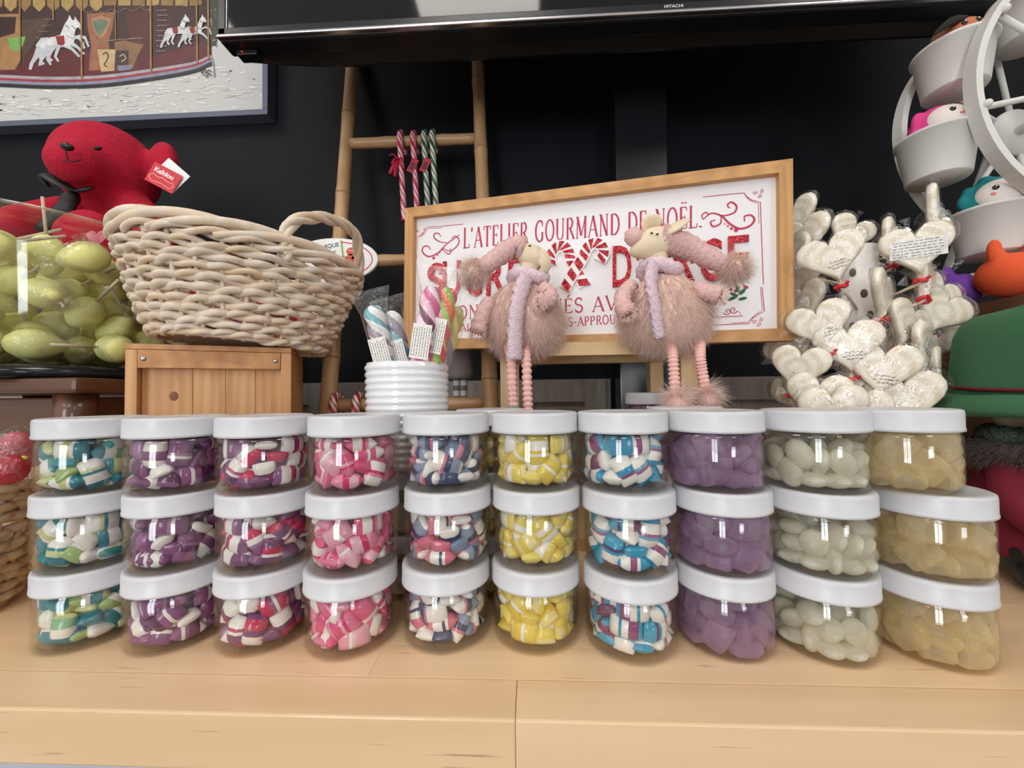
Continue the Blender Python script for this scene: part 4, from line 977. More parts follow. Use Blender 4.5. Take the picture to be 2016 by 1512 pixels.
def swirl(px, py, r, a0, turns, flip=1, w0=.0022):
    c = S(px, py); P = []; W = []
    for i in range(30):
        u = i/29; rr = r*(1-.82*u); a = math.radians(a0)+flip*u*turns*6.283; P.append((c[0]+rr*math.cos(a), c[1]+rr*math.sin(a))); W.append(w0*(1-.35*u))
    A.line(P, W, RD); A.disc(*P[-1], w0*.7, RD)
def curve(pts, w_, k=8):
    P = [S(*p) for p in pts]; P = spline([Vector((p[0], p[1], 0)) for p in P], k); n_ = len(P)
    A.line([(p.x, p.y) for p in P], [w_*(.5+.5*math.sin(math.pi*(i+1)/(n_+1))) for i in range(n_)], RD)
# flourish left of the headline, flourish right of it
curve([(905, 462), (880, 480), (862, 498), (844, 505), (832, 496), (834, 486), (843, 485), (848, 492)], .0030)
curve([(880, 478), (866, 476), (855, 468), (856, 460), (864, 460), (868, 466)], .0026); curve([(870, 488), (886, 494), (900, 484), (904, 472), (896, 465), (888, 470)], .0024)
curve([(870, 490), (882, 500), (888, 496), (886, 489)], .0020)
for (x, y, r) in ((854, 508, .0030), (861, 502, .0018), (866, 497, .0014), (871, 492, .0011)): A.disc(*S(x, y), r, RD)
curve([(1384, 432), (1400, 420), (1420, 425), (1436, 440), (1455, 450), (1474, 446), (1485, 434), (1479, 424), (1466, 426), (1466, 436)], .0034)
curve([(1418, 424), (1430, 424), (1446, 418), (1450, 406), (1440, 398), (1432, 404), (1437, 410)], .0030); curve([(1420, 425), (1418, 440), (1404, 446), (1399, 437), (1408, 433)], .0028)
curve([(1384, 432), (1382, 424), (1390, 418), (1396, 424)], .0022)
for (x, y, r) in ((1449, 453, .0032), (1440, 450, .0022), (1433, 445, .0016), (1427, 441, .0012)): A.disc(*S(x, y), r, RD)
def corner(pts, w_=.0012): A.line([S(*p) for p in pts], w_, RD)
corner([(912, 441), (865, 446), (841, 447), (838, 452), (834, 458), (826, 464), (818, 467), (820, 510)]); corner([(870, 449), (842, 450), (838, 458), (830, 465), (822, 468), (822, 490)], .0008)
corner([(1384, 388), (1440, 382), (1465, 380), (1470, 387), (1480, 394), (1497, 398), (1499, 460), (1503, 560)]); corner([(1466, 383), (1474, 393), (1482, 397), (1493, 400), (1494, 440)], .0008)
corner([(1500, 565), (1505, 613), (1494, 618), (1482, 626), (1474, 637), (1380, 641)]); corner([(1497, 565), (1501, 611), (1490, 617), (1478, 628), (1473, 634), (1440, 636)], .0008)
corner([(1400, 625), (1420, 624), (1463, 622)], .0012); corner([(843, 662), (900, 664)], .0010); corner([(828, 560), (833, 640), (850, 660), (905, 668)])
for (x, y, s_) in ((828, 456, 1), (1492, 381, 1), (1490, 634, 1.1)):
    for k, (dx, dy, a0) in enumerate(((-6, -2, 20), (4, 4, 200), (7, -4, 100))): swirl(x+dx, y+dy, .0032*s_, a0, 1.1, 1 if k % 2 else -1, .0010)
for (x, y, a0, f_) in ((1432, 613, 200, 1), (1444, 610, -20, -1)): swirl(x, y, .0058, a0, 1.2, f_, .0014)
for (dx, dy) in ((12, 2), (14, 6), (8, 0)): A.disc(*S(1444+dx, 613+dy), .0009, RD)
GRNH = (36, 96, 62)
for (x, y, ro) in ((1445, 580, 150), (1452, 568, 95), (1462, 574, 50), (1462, 588, 10), (1440, 588, 200)):
    p = S(x, y); A.disc(p[0], p[1], .0062, GRNH, .0026, 14, ro)
A.line([S(1436, 592), S(1450, 586), S(1458, 572)], .0012, GRNH)
for (x, y) in ((1439, 570), (1448, 573), (1470, 566), (1466, 564)): A.disc(*S(x, y), .0024, (186, 44, 60))
A.build('print', PRINT, sg, label='red printed lettering and scrolls')
# raised glitter letters
GLIT = MATS['red_glitter'] = (lambda: None)()
def Mglitter():
    m, t, b, o = nt('red_glitter'); N = t.nodes; L = t.links
    tc = N.new('ShaderNodeTexCoord'); v = N.new('ShaderNodeTexVoronoi'); v.inputs['Scale'].default_value = 620; L.new(tc.outputs['Object'], v.inputs['Vector'])
    r = N.new('ShaderNodeValToRGB'); e = r.color_ramp.elements; e[0].color = (*lin((140, 14, 30)), 1); e[1].color = (*lin((232, 70, 84)), 1); e[0].position = .2
    sp_ = N.new('ShaderNodeSeparateColor'); L.new(v.outputs['Color'], sp_.inputs[0]); L.new(sp_.outputs[0], r.inputs[0]); L.new(r.outputs[0], b.inputs['Base Color'])
    sub = N.new('ShaderNodeVectorMath'); sub.operation = 'SUBTRACT'; sub.inputs[1].default_value = (.5, .5, .5); L.new(v.outputs['Color'], sub.inputs[0])
    sc = N.new('ShaderNodeVectorMath'); sc.operation = 'SCALE'; sc.inputs['Scale'].default_value = .9; L.new(sub.outputs[0], sc.inputs[0])
    gm = N.new('ShaderNodeNewGeometry'); ad = N.new('ShaderNodeVectorMath'); L.new(gm.outputs['Normal'], ad.inputs[0]); L.new(sc.outputs[0], ad.inputs[1])
    nm = N.new('ShaderNodeVectorMath'); nm.operation = 'NORMALIZE'; L.new(ad.outputs[0], nm.inputs[0]); L.new(nm.outputs[0], b.inputs['Normal'])
    setp(b, 'Metallic', .45); setp(b, 'Roughness', .3); return m
GLIT = Mglitter(); MATS['red_glitter'] = GLIT
def raised(ch, pxl, pxr, pyt, pyb, name):
    """bold letter fitted into the pixel box, standing 3 mm proud of the board"""
    if ch == 'S':
        a_ = S(pxl, pyb); b_ = S(pxr, pyt); W2 = b_[0]-a_[0]; H2 = b_[1]-a_[1]; tk = W2*.34
        P = spline([Vector((x, y, 0)) for x, y in ((1, .70), (.98, .84), (.78, .97), (.45, 1), (.12, .90), (.02, .74), (.18, .60), (.5, .51), (.82, .41), (.98, .26), (.88, .10), (.55, 0), (.22, .03), (.02, .16), (0, .30))], 5)
        P = [Vector((a_[0]+tk/2+p.x*(W2-tk), a_[1]+tk/2+p.y*(H2-tk), 0)) for p in P]; V = []; n_ = len(P)
        for i, p in enumerate(P):
            d = (P[min(i+1, n_-1)]-P[max(i-1, 0)]).normalized(); q = Vector((-d.y, d.x, 0))*tk/2
            for s_ in (-1, 1):
                for hh in (-.0008, .0027): V.append(sp(p.x+q.x*s_, p.y+q.y*s_, hh))
        F = [f for i in range(n_-1) for f in ((i*4+1, i*4+5, i*4+7, i*4+3), (i*4, i*4+4, i*4+5, i*4+1), (i*4+3, i*4+7, i*4+6, i*4+2))]+[(0, 1, 3, 2), (n_*4-4, n_*4-2, n_*4-1, n_*4-3)]
        MB().add(V, F, smooth=False).build(name, GLIT, sg, label='raised red glitter letter S'); return
    V, F = textmesh(ch, 1.0, .5, .006 if ch == 'S' else .014)
    xs_ = [v.x for v in V]; ys = [v.y for v in V]; a_ = S(pxl, pyb); b_ = S(pxr, pyt); sk = S(pxl, pyt)
    W2 = b_[0]-a_[0]; H2 = b_[1]-a_[1]; mb = MB()
    mb.add([sp(a_[0]+(v.x-min(xs_))/(max(xs_)-min(xs_))*W2, a_[1]+(v.y-min(ys))/(max(ys)-min(ys))*H2, -.0008+(.0035 if v.z > 0 else 0)) for v in V], F, smooth=False)
    mb.build(name, GLIT, sg, label='raised red glitter letter '+ch.upper() if ch != "'" else 'raised red glitter apostrophe')
for ch, l, r_, t_, b_ in (('S', 842, 878, 517, 588), ('U', 872, 908, 513, 587), ('C', 916, 950, 508, 585), ('R', 958, 996, 507, 583), ('E', 1001, 1033, 505, 580), ('S', 1036, 1071, 500, 576),
                          ('D', 1206, 1243, 483, 566), ("'", 1251, 1260, 481, 512), ('O', 1266, 1312, 478, 562), ('R', 1326, 1367, 477, 556), ('G', 1378, 1421, 469, 556), ('E', 1433, 1474, 463, 549)):
    raised(ch, l, r_, t_, b_, 'glitter_letter')
# two crossed candy canes, cut out and raised
def signcane(pts, wpx, dz, name):
    P = spline([Vector((*S(*p), 0)) for p in pts], 7); n_ = len(P); w_ = wpx*.00082
    for lay, (ww, d0, mat_) in enumerate(((w_*1.28, .0022+dz, M('white_cutout', (244, 243, 242), .5)),)):
        mb = MB(); V = []
        for i, p in enumerate(P):
            d = (P[min(i+1, n_-1)]-P[max(i-1, 0)]).normalized(); q = Vector((-d.y, d.x, 0))
            for s_ in (-1, 1):
                for hh in (-.0008, d0): V.append(sp(p.x+q.x*s_*ww/2, p.y+q.y*s_*ww/2, hh))
        F = []
        for i in range(n_-1):
            a_ = i*4; b_ = a_+4; F += [(a_+1, b_+1, b_+3, a_+3), (a_, b_, b_+1, a_+1), (a_+3, b_+3, b_+2, a_+2)]
        F += [(0, 1, 3, 2), ((n_-1)*4, (n_-1)*4+2, (n_-1)*4+3, (n_-1)*4+1)]
        o = mb.add(V, F, smooth=False).build(name, mat_, sg)
    step = max(3, n_//9)
    for i in range(1, n_-3, step):                       # glitter stripes
        mb = MB(); V = []
        for ii, sk in ((i, 0), (min(i+step//2+1, n_-1), 0)):
            p = P[ii]; d = (P[min(ii+1, n_-1)]-P[max(ii-1, 0)]).normalized(); q = Vector((-d.y, d.x, 0))
            for s_ in (-1, 1):
                pt_ = p+q*(s_*w_/2)+d*(s_*w_*.22)
                for hh in (.0022+dz, .0032+dz): V.append(sp(pt_.x, pt_.y, hh))
        mb.add(V, [(1, 5, 7, 3), (0, 4, 5, 1), (3, 7, 6, 2), (0, 1, 3, 2), (4, 6, 7, 5)], smooth=False).build('glitter_stripe', GLIT, o)
signcane([(1085, 523), (1085, 503), (1096, 488), (1110, 486), (1120, 497), (1124, 512), (1136, 535), (1152, 563)], 20, 0, 'cane_relief')
signcane([(1181, 516), (1189, 500), (1182, 484), (1167, 481), (1155, 492), (1146, 512), (1128, 540), (1112, 570)], 20, .002, 'cane_relief')

# ================================================================ two pink fur mice sitting on the stand
def Mfur(name, c):
    m, t, b, o = nt(name); N = t.nodes; L = t.links; N.remove(b)
    d = N.new('ShaderNodeBsdfDiffuse'); d.inputs[0].default_value = (*lin(c), 1); tl = N.new('ShaderNodeBsdfTranslucent'); tl.inputs[0].default_value = (*lin(c), 1)
    x = N.new('ShaderNodeMixShader'); x.inputs[0].default_value = .5; L.new(d.outputs[0], x.inputs[1]); L.new(tl.outputs[0], x.inputs[2]); L.new(x.outputs[0], o.inputs[0])
    MATS[name] = m; return m
PINKF = Mfur('pink_fur', (255, 239, 231)); PINKK = M('pink_knit', (240, 196, 192), .9, sheen=.3, bump=(380, .8, .004)); LILK = M('lilac_knit', (238, 212, 222), .9, sheen=.3, bump=(380, .8, .004))
CREAM = M('cream_cloth', (232, 214, 184), .85, bump=(700, .2)); PINKB = M('pink_legs', (240, 188, 180), .85, sheen=.2)
SKINU = M('pink_under_fur', (255, 228, 216), .9)
def knit(mb, P, r, n=12, amp=.2, fq=1.0, flat=1.0):
    """tube with a plaited, bobbly surface"""
    def pf(i, j, nn): return 1+amp*math.sin(i*1.9*fq+(j % 2)*math.pi)
    return tube(mb, P, r, n, prof=pf, flat=flat)
def furball(c, r, n_, L_, w_, seed, down=.35, squash=(1, 1, 1)):
    g_ = random.Random(seed); R_, D_ = [], []
    for i in range(n_):
        d = Vector((g_.gauss(0, 1), g_.gauss(0, 1), g_.gauss(0, 1))).normalized()
        R_.append(Vector(c)+Vector((d.x*r*squash[0], d.y*r*squash[1], d.z*r*squash[2]))*.97); D_.append(d+Vector((0, 0, -down)))
    return strands(MB(), R_, D_, L_, w_, droop=.25, jit=.25, seed=seed)
def mouse(nm, pxc, Yc, hat, face, ears, arms, legs, scarf, body, label, seed, feet):
    c = at(*body[0], Yc); rx, rz = body[1]*Yc/777, body[2]*Yc/777; ry = rx*.62
    t = thing('plush_mouse', label, 'plush toy', (c.x, c.y, CT+SZ), 'pink plush mice')
    def wp(p, d): return Vector((p.x*(1-.30*max(0, d.z)**1.0), p.y*(1-.22*max(0, d.z)), p.z))
    o = ell(MB(), c, (rx, ry, rz), n=28, m=18, warp=wp).build('body', SKINU, t)
    g_ = random.Random(seed); R_, D_ = [], []
    for i in range(8500):
        d = Vector((g_.gauss(0, 1), g_.gauss(0, 1), g_.gauss(0, 1))).normalized()
        if d.y > .55: continue
        p = wp(Vector((d.x*rx, d.y*ry, d.z*rz)), d); R_.append(c+p*.98); D_.append(Vector((d.x*.8, d.y*.8, d.z*.35-.55)))
    tag(strands(MB(), R_, D_, .023, .00032, droop=.22, jit=.28, segs=3, seed=seed).build('fur', PINKF, o), kind='stuff')
    # head: cream snout, knit nose, cloth ears, eye
    hc = at(*face['c'], Yc-.012); Mx = rot3(0, face['tilt'], face['turn'])
    hm = MB(); ell(hm, hc, (face['l'], .017, face['h']), Mx, n=22, m=14, warp=lambda p, d: Vector((p.x, p.y*(1-.25*max(0, -d.x*face['dir'])), p.z*(1-.35*max(0, d.x*face['dir'])))))
    nk = at(*face['neck'], Yc-.004); tube(hm, [nk, (nk+hc)/2, hc], [.015, .0145, .013], 14)
    ho = hm.build('head', CREAM, t)
    np_ = at(*face['nose'], Yc-.016); nb = MB(); ell(nb, np_, (.0125, .0115, .0125), n=18, m=12, warp=lambda p, d: p*(1+.10*math.sin(d.x*17)*math.sin(d.z*17+d.y*9))); nb.build('nose', PINKK, ho)
    for (ex, ey) in face['eyes']: ell(MB(), at(ex, ey, Yc-.030), (.0022, .0012, .0012), n=10, m=6).build('eye', M('black_bead', (18, 16, 16), .15), ho)
    for pts in ears:
        P = spline([at(x, y, Yc+dy) for (x, y, dy) in pts], 6); n_ = len(P)
        em = MB(); tube(em, P, [.003+.0085*math.sin(math.pi*(i/(n_-1))**.8*.92) for i in range(n_)], 12, flat=.35); em.build('ear', CREAM, ho)
    # stocking cap with a pompom
    P = spline([at(x, y, Yc+dy) for (x, y, dy) in hat['pts']], 8); n_ = len(P)
    ht = knit(MB(), P, [hat['r0']+(hat['r1']-hat['r0'])*i/(n_-1) for i in range(n_)], 16, .16).build('cap', PINKK, t)
    pc_ = at(*hat['pom'], Yc-.018)
    pm = ell(MB(), pc_, .013, n=14, m=8).build('pompom', SKINU, ht)
    tag(furball(pc_, .012, 1700, .021, .0003, seed+5, .15).build('pompom_fur', PINKF, pm), kind='stuff')
    # scarf, arms, legs
    P = spline([at(x, y, Yc+dy) for (x, y, dy) in scarf], 7)
    knit(MB(), P, .0125, 12, .22, flat=.45).build('scarf', LILK, t)
    nkp = at(*face['neck'], Yc)
    tube(MB(), [nkp+Vector((.023*math.cos(a), .020*math.sin(a), -.002+.004*math.sin(a*2))) for a in np.linspace(0, 6.283, 31)[:-1]], .0095, 10, closed=True, prof=lambda i, j, nn: 1+.14*math.sin(i*2.5+(j % 2)*3.14)).build('scarf_loop', LILK, t)
    for pts in arms:
        P = spline([at(x, y, Yc+dy) for (x, y, dy) in pts], 6); n_ = len(P)
        ao = knit(MB(), P, [.0092+.003*(i/(n_-1)) for i in range(n_)], 12, .18).build('arm', PINKK, t)
        hp = P[-1]; tag(furball(hp, .010, 260, .006, .0005, seed+9, .1).build('paw', SKINU, ao), kind='stuff')
    for k, pts in enumerate(legs):
        P = spline([at(x, y, Yc+dy) for (x, y, dy) in pts], 20); n_ = len(P)
        lo_ = tube(MB(), P, .0072, 12, prof=lambda i, j, nn: .70+.34*abs(math.sin(i*math.pi/4))).build('leg', PINKB, t)
        if feet[k]:
            fc = at(*feet[k], Yc+pts[-1][2]-.006); fo = ell(MB(), fc, (.013, .017, .012), n=14, m=10).build('foot', PINKK, lo_)
            tag(furball(fc+Vector((0, 0, .006)), .011, 900, .024, .0003, seed+20+k, .3).build('foot_fur', PINKF, fo), kind='stuff')
    return t
mouse('a', 1030, .575, dict(pts=[(1032, 492, -.012), (1012, 487, -.012), (985, 503, -.014), (955, 525, -.016), (940, 532, -.016)], r0=.0165, r1=.0100, pom=(932, 538)),
      dict(c=(1045, 505), tilt=35, turn=0, l=.024, h=.0165, dir=1, neck=(1040, 545), nose=(1019, 482), eyes=[(1043, 484)]),
      [[(1052, 492, -.014), (1066, 500, -.018), (1074, 520, -.018), (1072, 536, -.016)], [(1048, 490, -.006), (1058, 492, -.006), (1066, 506, -.004), (1066, 524, -.002)]],
      [[(1065, 565, -.030), (1083, 578, -.034), (1080, 590, -.046), (1066, 596, -.052)], [(965, 590, -.02), (950, 620, -.024), (940, 655, -.028)]],
      [[(1000, 680, -.014), (1006, 705, -.028), (1008, 760, -.028), (1012, 812, -.028)], [(1032, 680, -.014), (1036, 705, -.028), (1038, 760, -.028), (1040, 812, -.028)]],
      [(1036, 545, -.030), (1026, 575, -.040), (1018, 615, -.046), (1015, 660, -.046), (1013, 708, -.044)], ((1030, 622), 76, 74),
      'pink fur plush mouse with lilac scarf, cap drooping left, left one on the stand', 31, [None, None])
mouse('b', 1310, .56, dict(pts=[(1298, 472, -.006), (1325, 478, -.008), (1360, 490, -.010), (1400, 510, -.014), (1430, 525, -.016)], r0=.0215, r1=.0100, pom=(1446, 528)),
      dict(c=(1285, 480), tilt=-22, turn=0, l=.034, h=.0215, dir=-1, neck=(1298, 528), nose=(1247, 466), eyes=[(1294, 461), (1283, 459)]),
      [[(1300, 462, -.016), (1322, 452, -.022), (1340, 440, -.022), (1354, 432, -.020)], [(1268, 456, -.008), (1272, 442, -.006), (1290, 436, -.006), (1302, 440, -.008)]],
      [[(1245, 560, -.026), (1228, 580, -.034), (1226, 600, -.042), (1236, 616, -.046)], [(1370, 565, -.020), (1390, 575, -.030), (1415, 582, -.034)]],
      [[(1320, 680, -.014), (1324, 700, -.028), (1327, 740, -.028), (1330, 788, -.028)], [(1378, 675, -.010), (1378, 700, -.028), (1382, 730, -.026), (1390, 772, -.024)]],
      [(1286, 520, -.030), (1282, 560, -.044), (1290, 600, -.048), (1294, 640, -.046), (1300, 664, -.044)], ((1308, 612), 84, 76),
      'pink fur plush mouse with cap drooping right and fluffy feet, right one on stand', 32, [(1332, 797), (1392, 790)])
# green paper tag tied to a leg of the left mouse
p = at(1006, 806, .535); tg_ = thing('green_tag', 'small green paper tag hanging at the leg of the left plush mouse', 'tag', (p.x, p.y, p.z-.012))
V = [(p.x+x, p.y+y, p.z+z) for y in (0, .0008) for (x, z) in ((-.0115, -.012), (.0115, -.012), (.0125, -.003), (.009, .0035), (-.0085, .0035), (-.0125, -.004))]
MB().add(V, [tuple(range(5, -1, -1))[::-1], tuple(range(11, 5, -1)), *[(i, (i+1) % 6, 6+(i+1) % 6, 6+i) for i in range(6)]], smooth=False).build('card', M('green_card', (66, 160, 110), .5), tg_)
tube(MB(), spline([(p.x, p.y-.0006, p.z+.001), (p.x+.001, p.y-.001, p.z+.02), (p.x-.001, p.y+.004, p.z+.036)], 5), .0004, 5).build('string', M('white_string', (220, 210, 208), .8), tg_)
# ================================================================ dark stool with the big clear bowl (far left)
DKW = Mwood('dark_walnut', (104, 66, 46), (74, 44, 32), axis=0, scale=30, stretch=8, rough=.35, coat=.2)
SC_ = Vector((-.800, .632, CT)); SHT = .262; SRW, SRD = .190, .128
stl = thing('wooden_stool', 'dark brown wooden stool carrying the clear bowl of yellow-green lollies', 'stool', tuple(SC_))
box(MB(), (SC_.x, SC_.y, CT+SHT-.011), (2*SRW, 2*SRD, .022), bev=.006).build('seat', DKW, stl)
DKV = Mwood('dark_walnut_leg', (110, 70, 50), (78, 46, 34), axis=2, scale=30, stretch=8, rough=.3, coat=.3)
for sx in (-1, 1):
    for sy in (-1, 1):
        b = Vector((SC_.x+sx*(SRW-.035), SC_.y+sy*(SRD-.03), CT)); P = [b+Vector((sx*.012*(1-u), sy*.012*(1-u), (SHT-.0222)*u)) for u in np.linspace(0, 1, 9)]
        tube(MB(), P, [.017+.006*u for u in np.linspace(0, 1, 9)], 14).build('leg', DKV, stl)
for sy in (-1, 1): box(MB(), (SC_.x, SC_.y+sy*(SRD-.03), CT+SHT-.052), (2*SRW-.11, .02, .05), bev=.003).build('apron', DKW, stl)
for sx in (-1, 1): box(MB(), (SC_.x+sx*(SRW-.035), SC_.y, CT+SHT-.052), (.02, 2*SRD-.10, .05), bev=.003).build('side_apron', DKW, stl)
BC = Vector((-.788, .612, CT+SHT+.0005)); BRM, BRB, BHT = .165, .125, .222
bw = thing('clear_bowl', 'large clear plastic bowl with wide rim and black foot, full of yellow-green lollies', 'bowl', tuple(BC))
lathe(MB(), [(BRB+.012, 0), (BRB+.020, .004), (BRB+.018, .014), (BRB+.006, .020), (BRB-.02, .021), (BRB-.02, .014), (BRB, .012), (BRB, 0)], BC, 56, closedprof=True).build('foot', M('black_gloss', (26, 27, 32), .12), bw)
pr = [(BRB-.022, .023), (BRB-.004, .024), (BRB+.008, .034)]
for i in range(1, 9): u = i/8; pr.append((BRB+.008+(BRM-BRB-.022)*u**.9, .034+(BHT-.05)*u))
pr += [(BRM+.012, BHT-.012), (BRM+.030, BHT-.006), (BRM+.034, BHT-.001), (BRM+.030, BHT+.002), (BRM+.012, BHT-.004), (BRM-.006, BHT-.012)]
for i in range(7, 0, -1): u = i/8; pr.append((BRB+.0055+(BRM-BRB-.022)*u**.9, .036+(BHT-.05)*u))
pr += [(BRB+.005, .037), (BRB-.005, .0265), (0, .0255)]
lathe(MB(), [(0, .023)]+pr, BC, 64).build('shell', Mclear('clear_bowl_plastic', (248, 249, 250), .035, .5, .04), bw)
tube(MB(), [BC+Vector(((BRM+.033)*math.cos(t), (BRM+.033)*math.sin(t), BHT)) for t in np.linspace(0, 6.2832, 73)[:-1]], .0016, 8, closed=True).build('rim_edge', Mclear('rim_plastic', (236, 230, 222), .25, .5, .1), bw)
LIME = M('lime_marshmallow', (255, 252, 162), .8, bump=(90, .3, .002)); BAG = Mclear('crinkled_bag', (255, 255, 254), .055, .35, .08, bump=(45, 1.0))
lm = []
for k in range(3):
    g = random.Random(60+k); e = (.029+.003*k, .024, .022)
    lm.append(ell(MB(), (0, 0, 0), e, n=16, m=10, warp=lambda p, d: Vector((p.x*(1-.0*d.x), p.y*(1-.35*max(0, d.x)), p.z*(1-.35*max(0, d.x))))).mesh('marshmallow', LIME))
bgm = MB(); ell(bgm, (0, 0, 0), (.0325, .0265, .0245), n=14, m=9, warp=lambda p, d: p*(1+.06*math.sin(d.x*9+d.y*7)*math.sin(d.z*8)))
for sg_ in (1,):
    lathe(bgm, [(.006, .0), (.009, .010), (.017, .026), (.0165, .026), (.008, .010)], n=10, Mx=Matrix.Translation((.026, 0, 0)) @ Matrix.Rotation(math.pi/2, 4, 'Y'))
BAGM = bgm.mesh('bag', BAG)
stm = tube(MB(), [(-.02, 0, 0), (-.085, .004, 0)], .0021, 8).mesh('stick', M('paper_stick', (206, 190, 168), .7))
P_, R_ = settle(56, [(-.010, 0, 0), (.010, 0, 0)], .0225, BRB+.018, .225, 77, iters=160)
pos = []
for i in range(56):
    p = Vector(P_[i]); k = 1+.16*(p.z/.2); pos.append((BC+Vector((p.x*k, p.y*k, p.z+.028)), Matrix(R_[i].tolist())))
vis = [i for i, (p, m) in enumerate(pos) if (p-BC).xy.dot((-BC.xy).normalized()) > .012 or p.z > BC.z+.14]
rows = {}
for i in vis: rows.setdefault(int((pos[i][0].z-BC.z)/.036), []).append(i)
nmr = ['bottom', 'lower', 'middle', 'upper', 'top', 'topmost', 'crowning']
for r, it in rows.items():
    it.sort(key=lambda i: pos[i][0].x/pos[i][0].y)
    for j, i in enumerate(it):
        p, m = pos[i]; t = thing('wrapped_lolly', f'yellow-green wrapped marshmallow lolly, {ORDN[min(j, 15)]} from left in {nmr[min(r, 6)]} layer of the clear bowl', 'lolly', tuple(p), 'marshmallow lollies in the clear bowl')
        t.rotation_euler = m.to_euler()
        for nm, me in (('marshmallow', lm[i % 3]), ('bag', BAGM), ('stick', stm)):
            o = bpy.data.objects.new(nm, me); COL.objects.link(o); o.parent = t
hb = MB()
for i in range(56):
    if i not in vis:
        p, m = pos[i]; hb.add([m @ v.co+p for v in lm[0].vertices], [tuple(f.vertices) for f in lm[0].polygons])
if hb.f: hb.build('lolly_heap', LIME, label='heap of yellow-green lollies at the back of the clear bowl', cat='lolly', kind='stuff', origin=BC)
# low wicker basket with red wrapped sweets at the left edge of the counter
wc = Vector((-.662, .405, CT)); STRAW = Mwood('natural_straw', (208, 186, 156), (178, 150, 116), axis=2, scale=60, stretch=2, rough=.7)
wb = thing('straw_basket', 'rough natural straw basket at the left end of the counter', 'basket', tuple(wc))
wa, wbh = .072, .138
for i in range(20):
    t = 2*math.pi*i/20; tube(MB(), [wc+Vector(((wa+.02*h)*math.cos(t), (wa*.8+.02*h)*math.sin(t), .004+wbh*h)) for h in np.linspace(0, 1, 6)], .003, 6).build('stake', STRAW, wb)
for r in range(11):
    for s in (0, 1):
        tube(MB(), [wc+Vector(((wa+.02*r/11+.004*math.cos(10*t+math.pi*(s+r)))*math.cos(t), (wa*.8+.02*r/11+.004*math.cos(10*t+math.pi*(s+r)))*math.sin(t), .008+wbh*r/10.6+.004*math.sin(3*t+r)+.002*s)) for t in np.linspace(0, 6.2832, 81)[:-1]], .0052, 6, closed=True).build('weaver', STRAW, wb)
lathe(MB(), [(0, 0), (1, 0), (1, .005), (0, .005)], n=28, Mx=Matrix.Translation(wc) @ Matrix.Diagonal((wa, wa*.8, 1, 1))).build('base', STRAW, wb)
g = random.Random(4)
for i, (px, py, yy, c) in enumerate(((8, 905, .405, (206, 52, 80)), (28, 880, .41, (222, 120, 136)), (20, 925, .385, (196, 36, 62)), (40, 900, .415, (186, 30, 56)), (-8, 930, .405, (214, 90, 110)))):
    p = at(px, py, yy); t = thing('fruit_jelly', ['red jelly sweet in clear wrap at the left edge, front left in straw basket', 'pale pink jelly sweet sticking up from the straw basket', 'deep red jelly sweet lowest at the front of the straw basket', 'crimson jelly sweet next to the lime straw in the straw basket', 'rosy jelly sweet cut off by the left picture edge'][i], 'candy', tuple(p), 'red sweets in the straw basket')
    ell(MB(), p, (.015, .012, .018), rot3(0, 30*i, 0), n=14, m=8).build('jelly', Mjelly('red_jelly_%d' % i, c, .2, .4, .2), t)
    ell(MB(), p, (.020, .016, .024), n=12, m=8, warp=lambda q, d: q*(1+.1*math.sin(d.x*8)*math.sin(d.z*9))).build('wrap', BAG, t)
p = at(30, 940, .385); q = at(50, 898, .388)
tube(MB(), [p, q], .0024, 8).build('lime_straw', M('lime_plastic', (196, 208, 60), .4), label='thin lime green straw leaning in the straw basket', cat='straw')

# ================================================================ red plush bear
BY = .80
RP = M('red_plush', (186, 18, 52), .95, sheen=.6, var=(60, .15), bump=(260, .6, .004))
hbx = thing('dark_riser', 'dark wooden box hidden behind the bowl under the red bear', 'box', (-.83, .905, CT))
box(MB(), (-.83, .905, CT+.225), (.42, .15, .45), bev=.003).build('body', DKW, hbx)
box(MB(), (-.83, .905, CT+.4565), (.44, .17, .012), bev=.002).build('lid', DKW, hbx)
ZB = CT+.463
b0 = at(205, 470, BY); hd_ = at(212, 335, BY-.03)
tb_ = thing('teddy_bear', 'red plush teddy bear with black bow and paper tag, sitting behind the clear bowl', 'plush toy', (b0.x, b0.y, ZB))
bd = MB()
ell(bd, (b0.x, b0.y+.02, ZB+.085), (.085, .075, .092), n=28, m=18)
ell(bd, hd_, (.088, .085, .088), n=32, m=20)
sn = at(150, 322, BY-.105); ell(bd, sn, (.046, .042, .040), n=24, m=14); ell(bd, (hd_+sn)/2, (.062, .06, .058), n=24, m=14)
ear = at(322, 322, BY-.02); ell(bd, ear, (.040, .022, .046), rot3(0, -15, -25), n=24, m=14)
ear2 = hd_+Vector((-.035, .075, .066)); ell(bd, ear2, (.036, .02, .036), n=20, m=12)
for (x0, y0, d0, x1, y1, d1, r_) in ((262, 415, -.01, 305, 455, -.07, .040), (130, 420, -.03, 40, 440, -.085, .034)):
    P = [at(x0+(x1-x0)*u, y0+(y1-y0)*u, BY+d0+(d1-d0)*u) for u in np.linspace(0, 1, 6)]
    for p in P: ell(bd, p, (r_, r_, r_), n=18, m=12)
f1 = at(172, 470, BY-.135); f2 = at(290, 505, BY-.12)
for f_ in (f1, f2):
    for u in np.linspace(0, 1, 5): ell(bd, Vector((b0.x, b0.y, ZB+.05))*(1-u)+f_*u, (.044, .044, .044), n=18, m=12)
    ell(bd, f_, (.050, .034, .052), n=22, m=14)
bo = fuse(bd.build('body', RP, tb_), .0055, 10)
BKV = M('black_felt', (22, 20, 22), .5)
nz = at(132, 289, BY-.152); ell(MB(), nz, (.0115, .007, .0065), rot3(0, 10, 0), n=16, m=10).build('nose', M('black_satin', (18, 16, 18), .25), tb_)
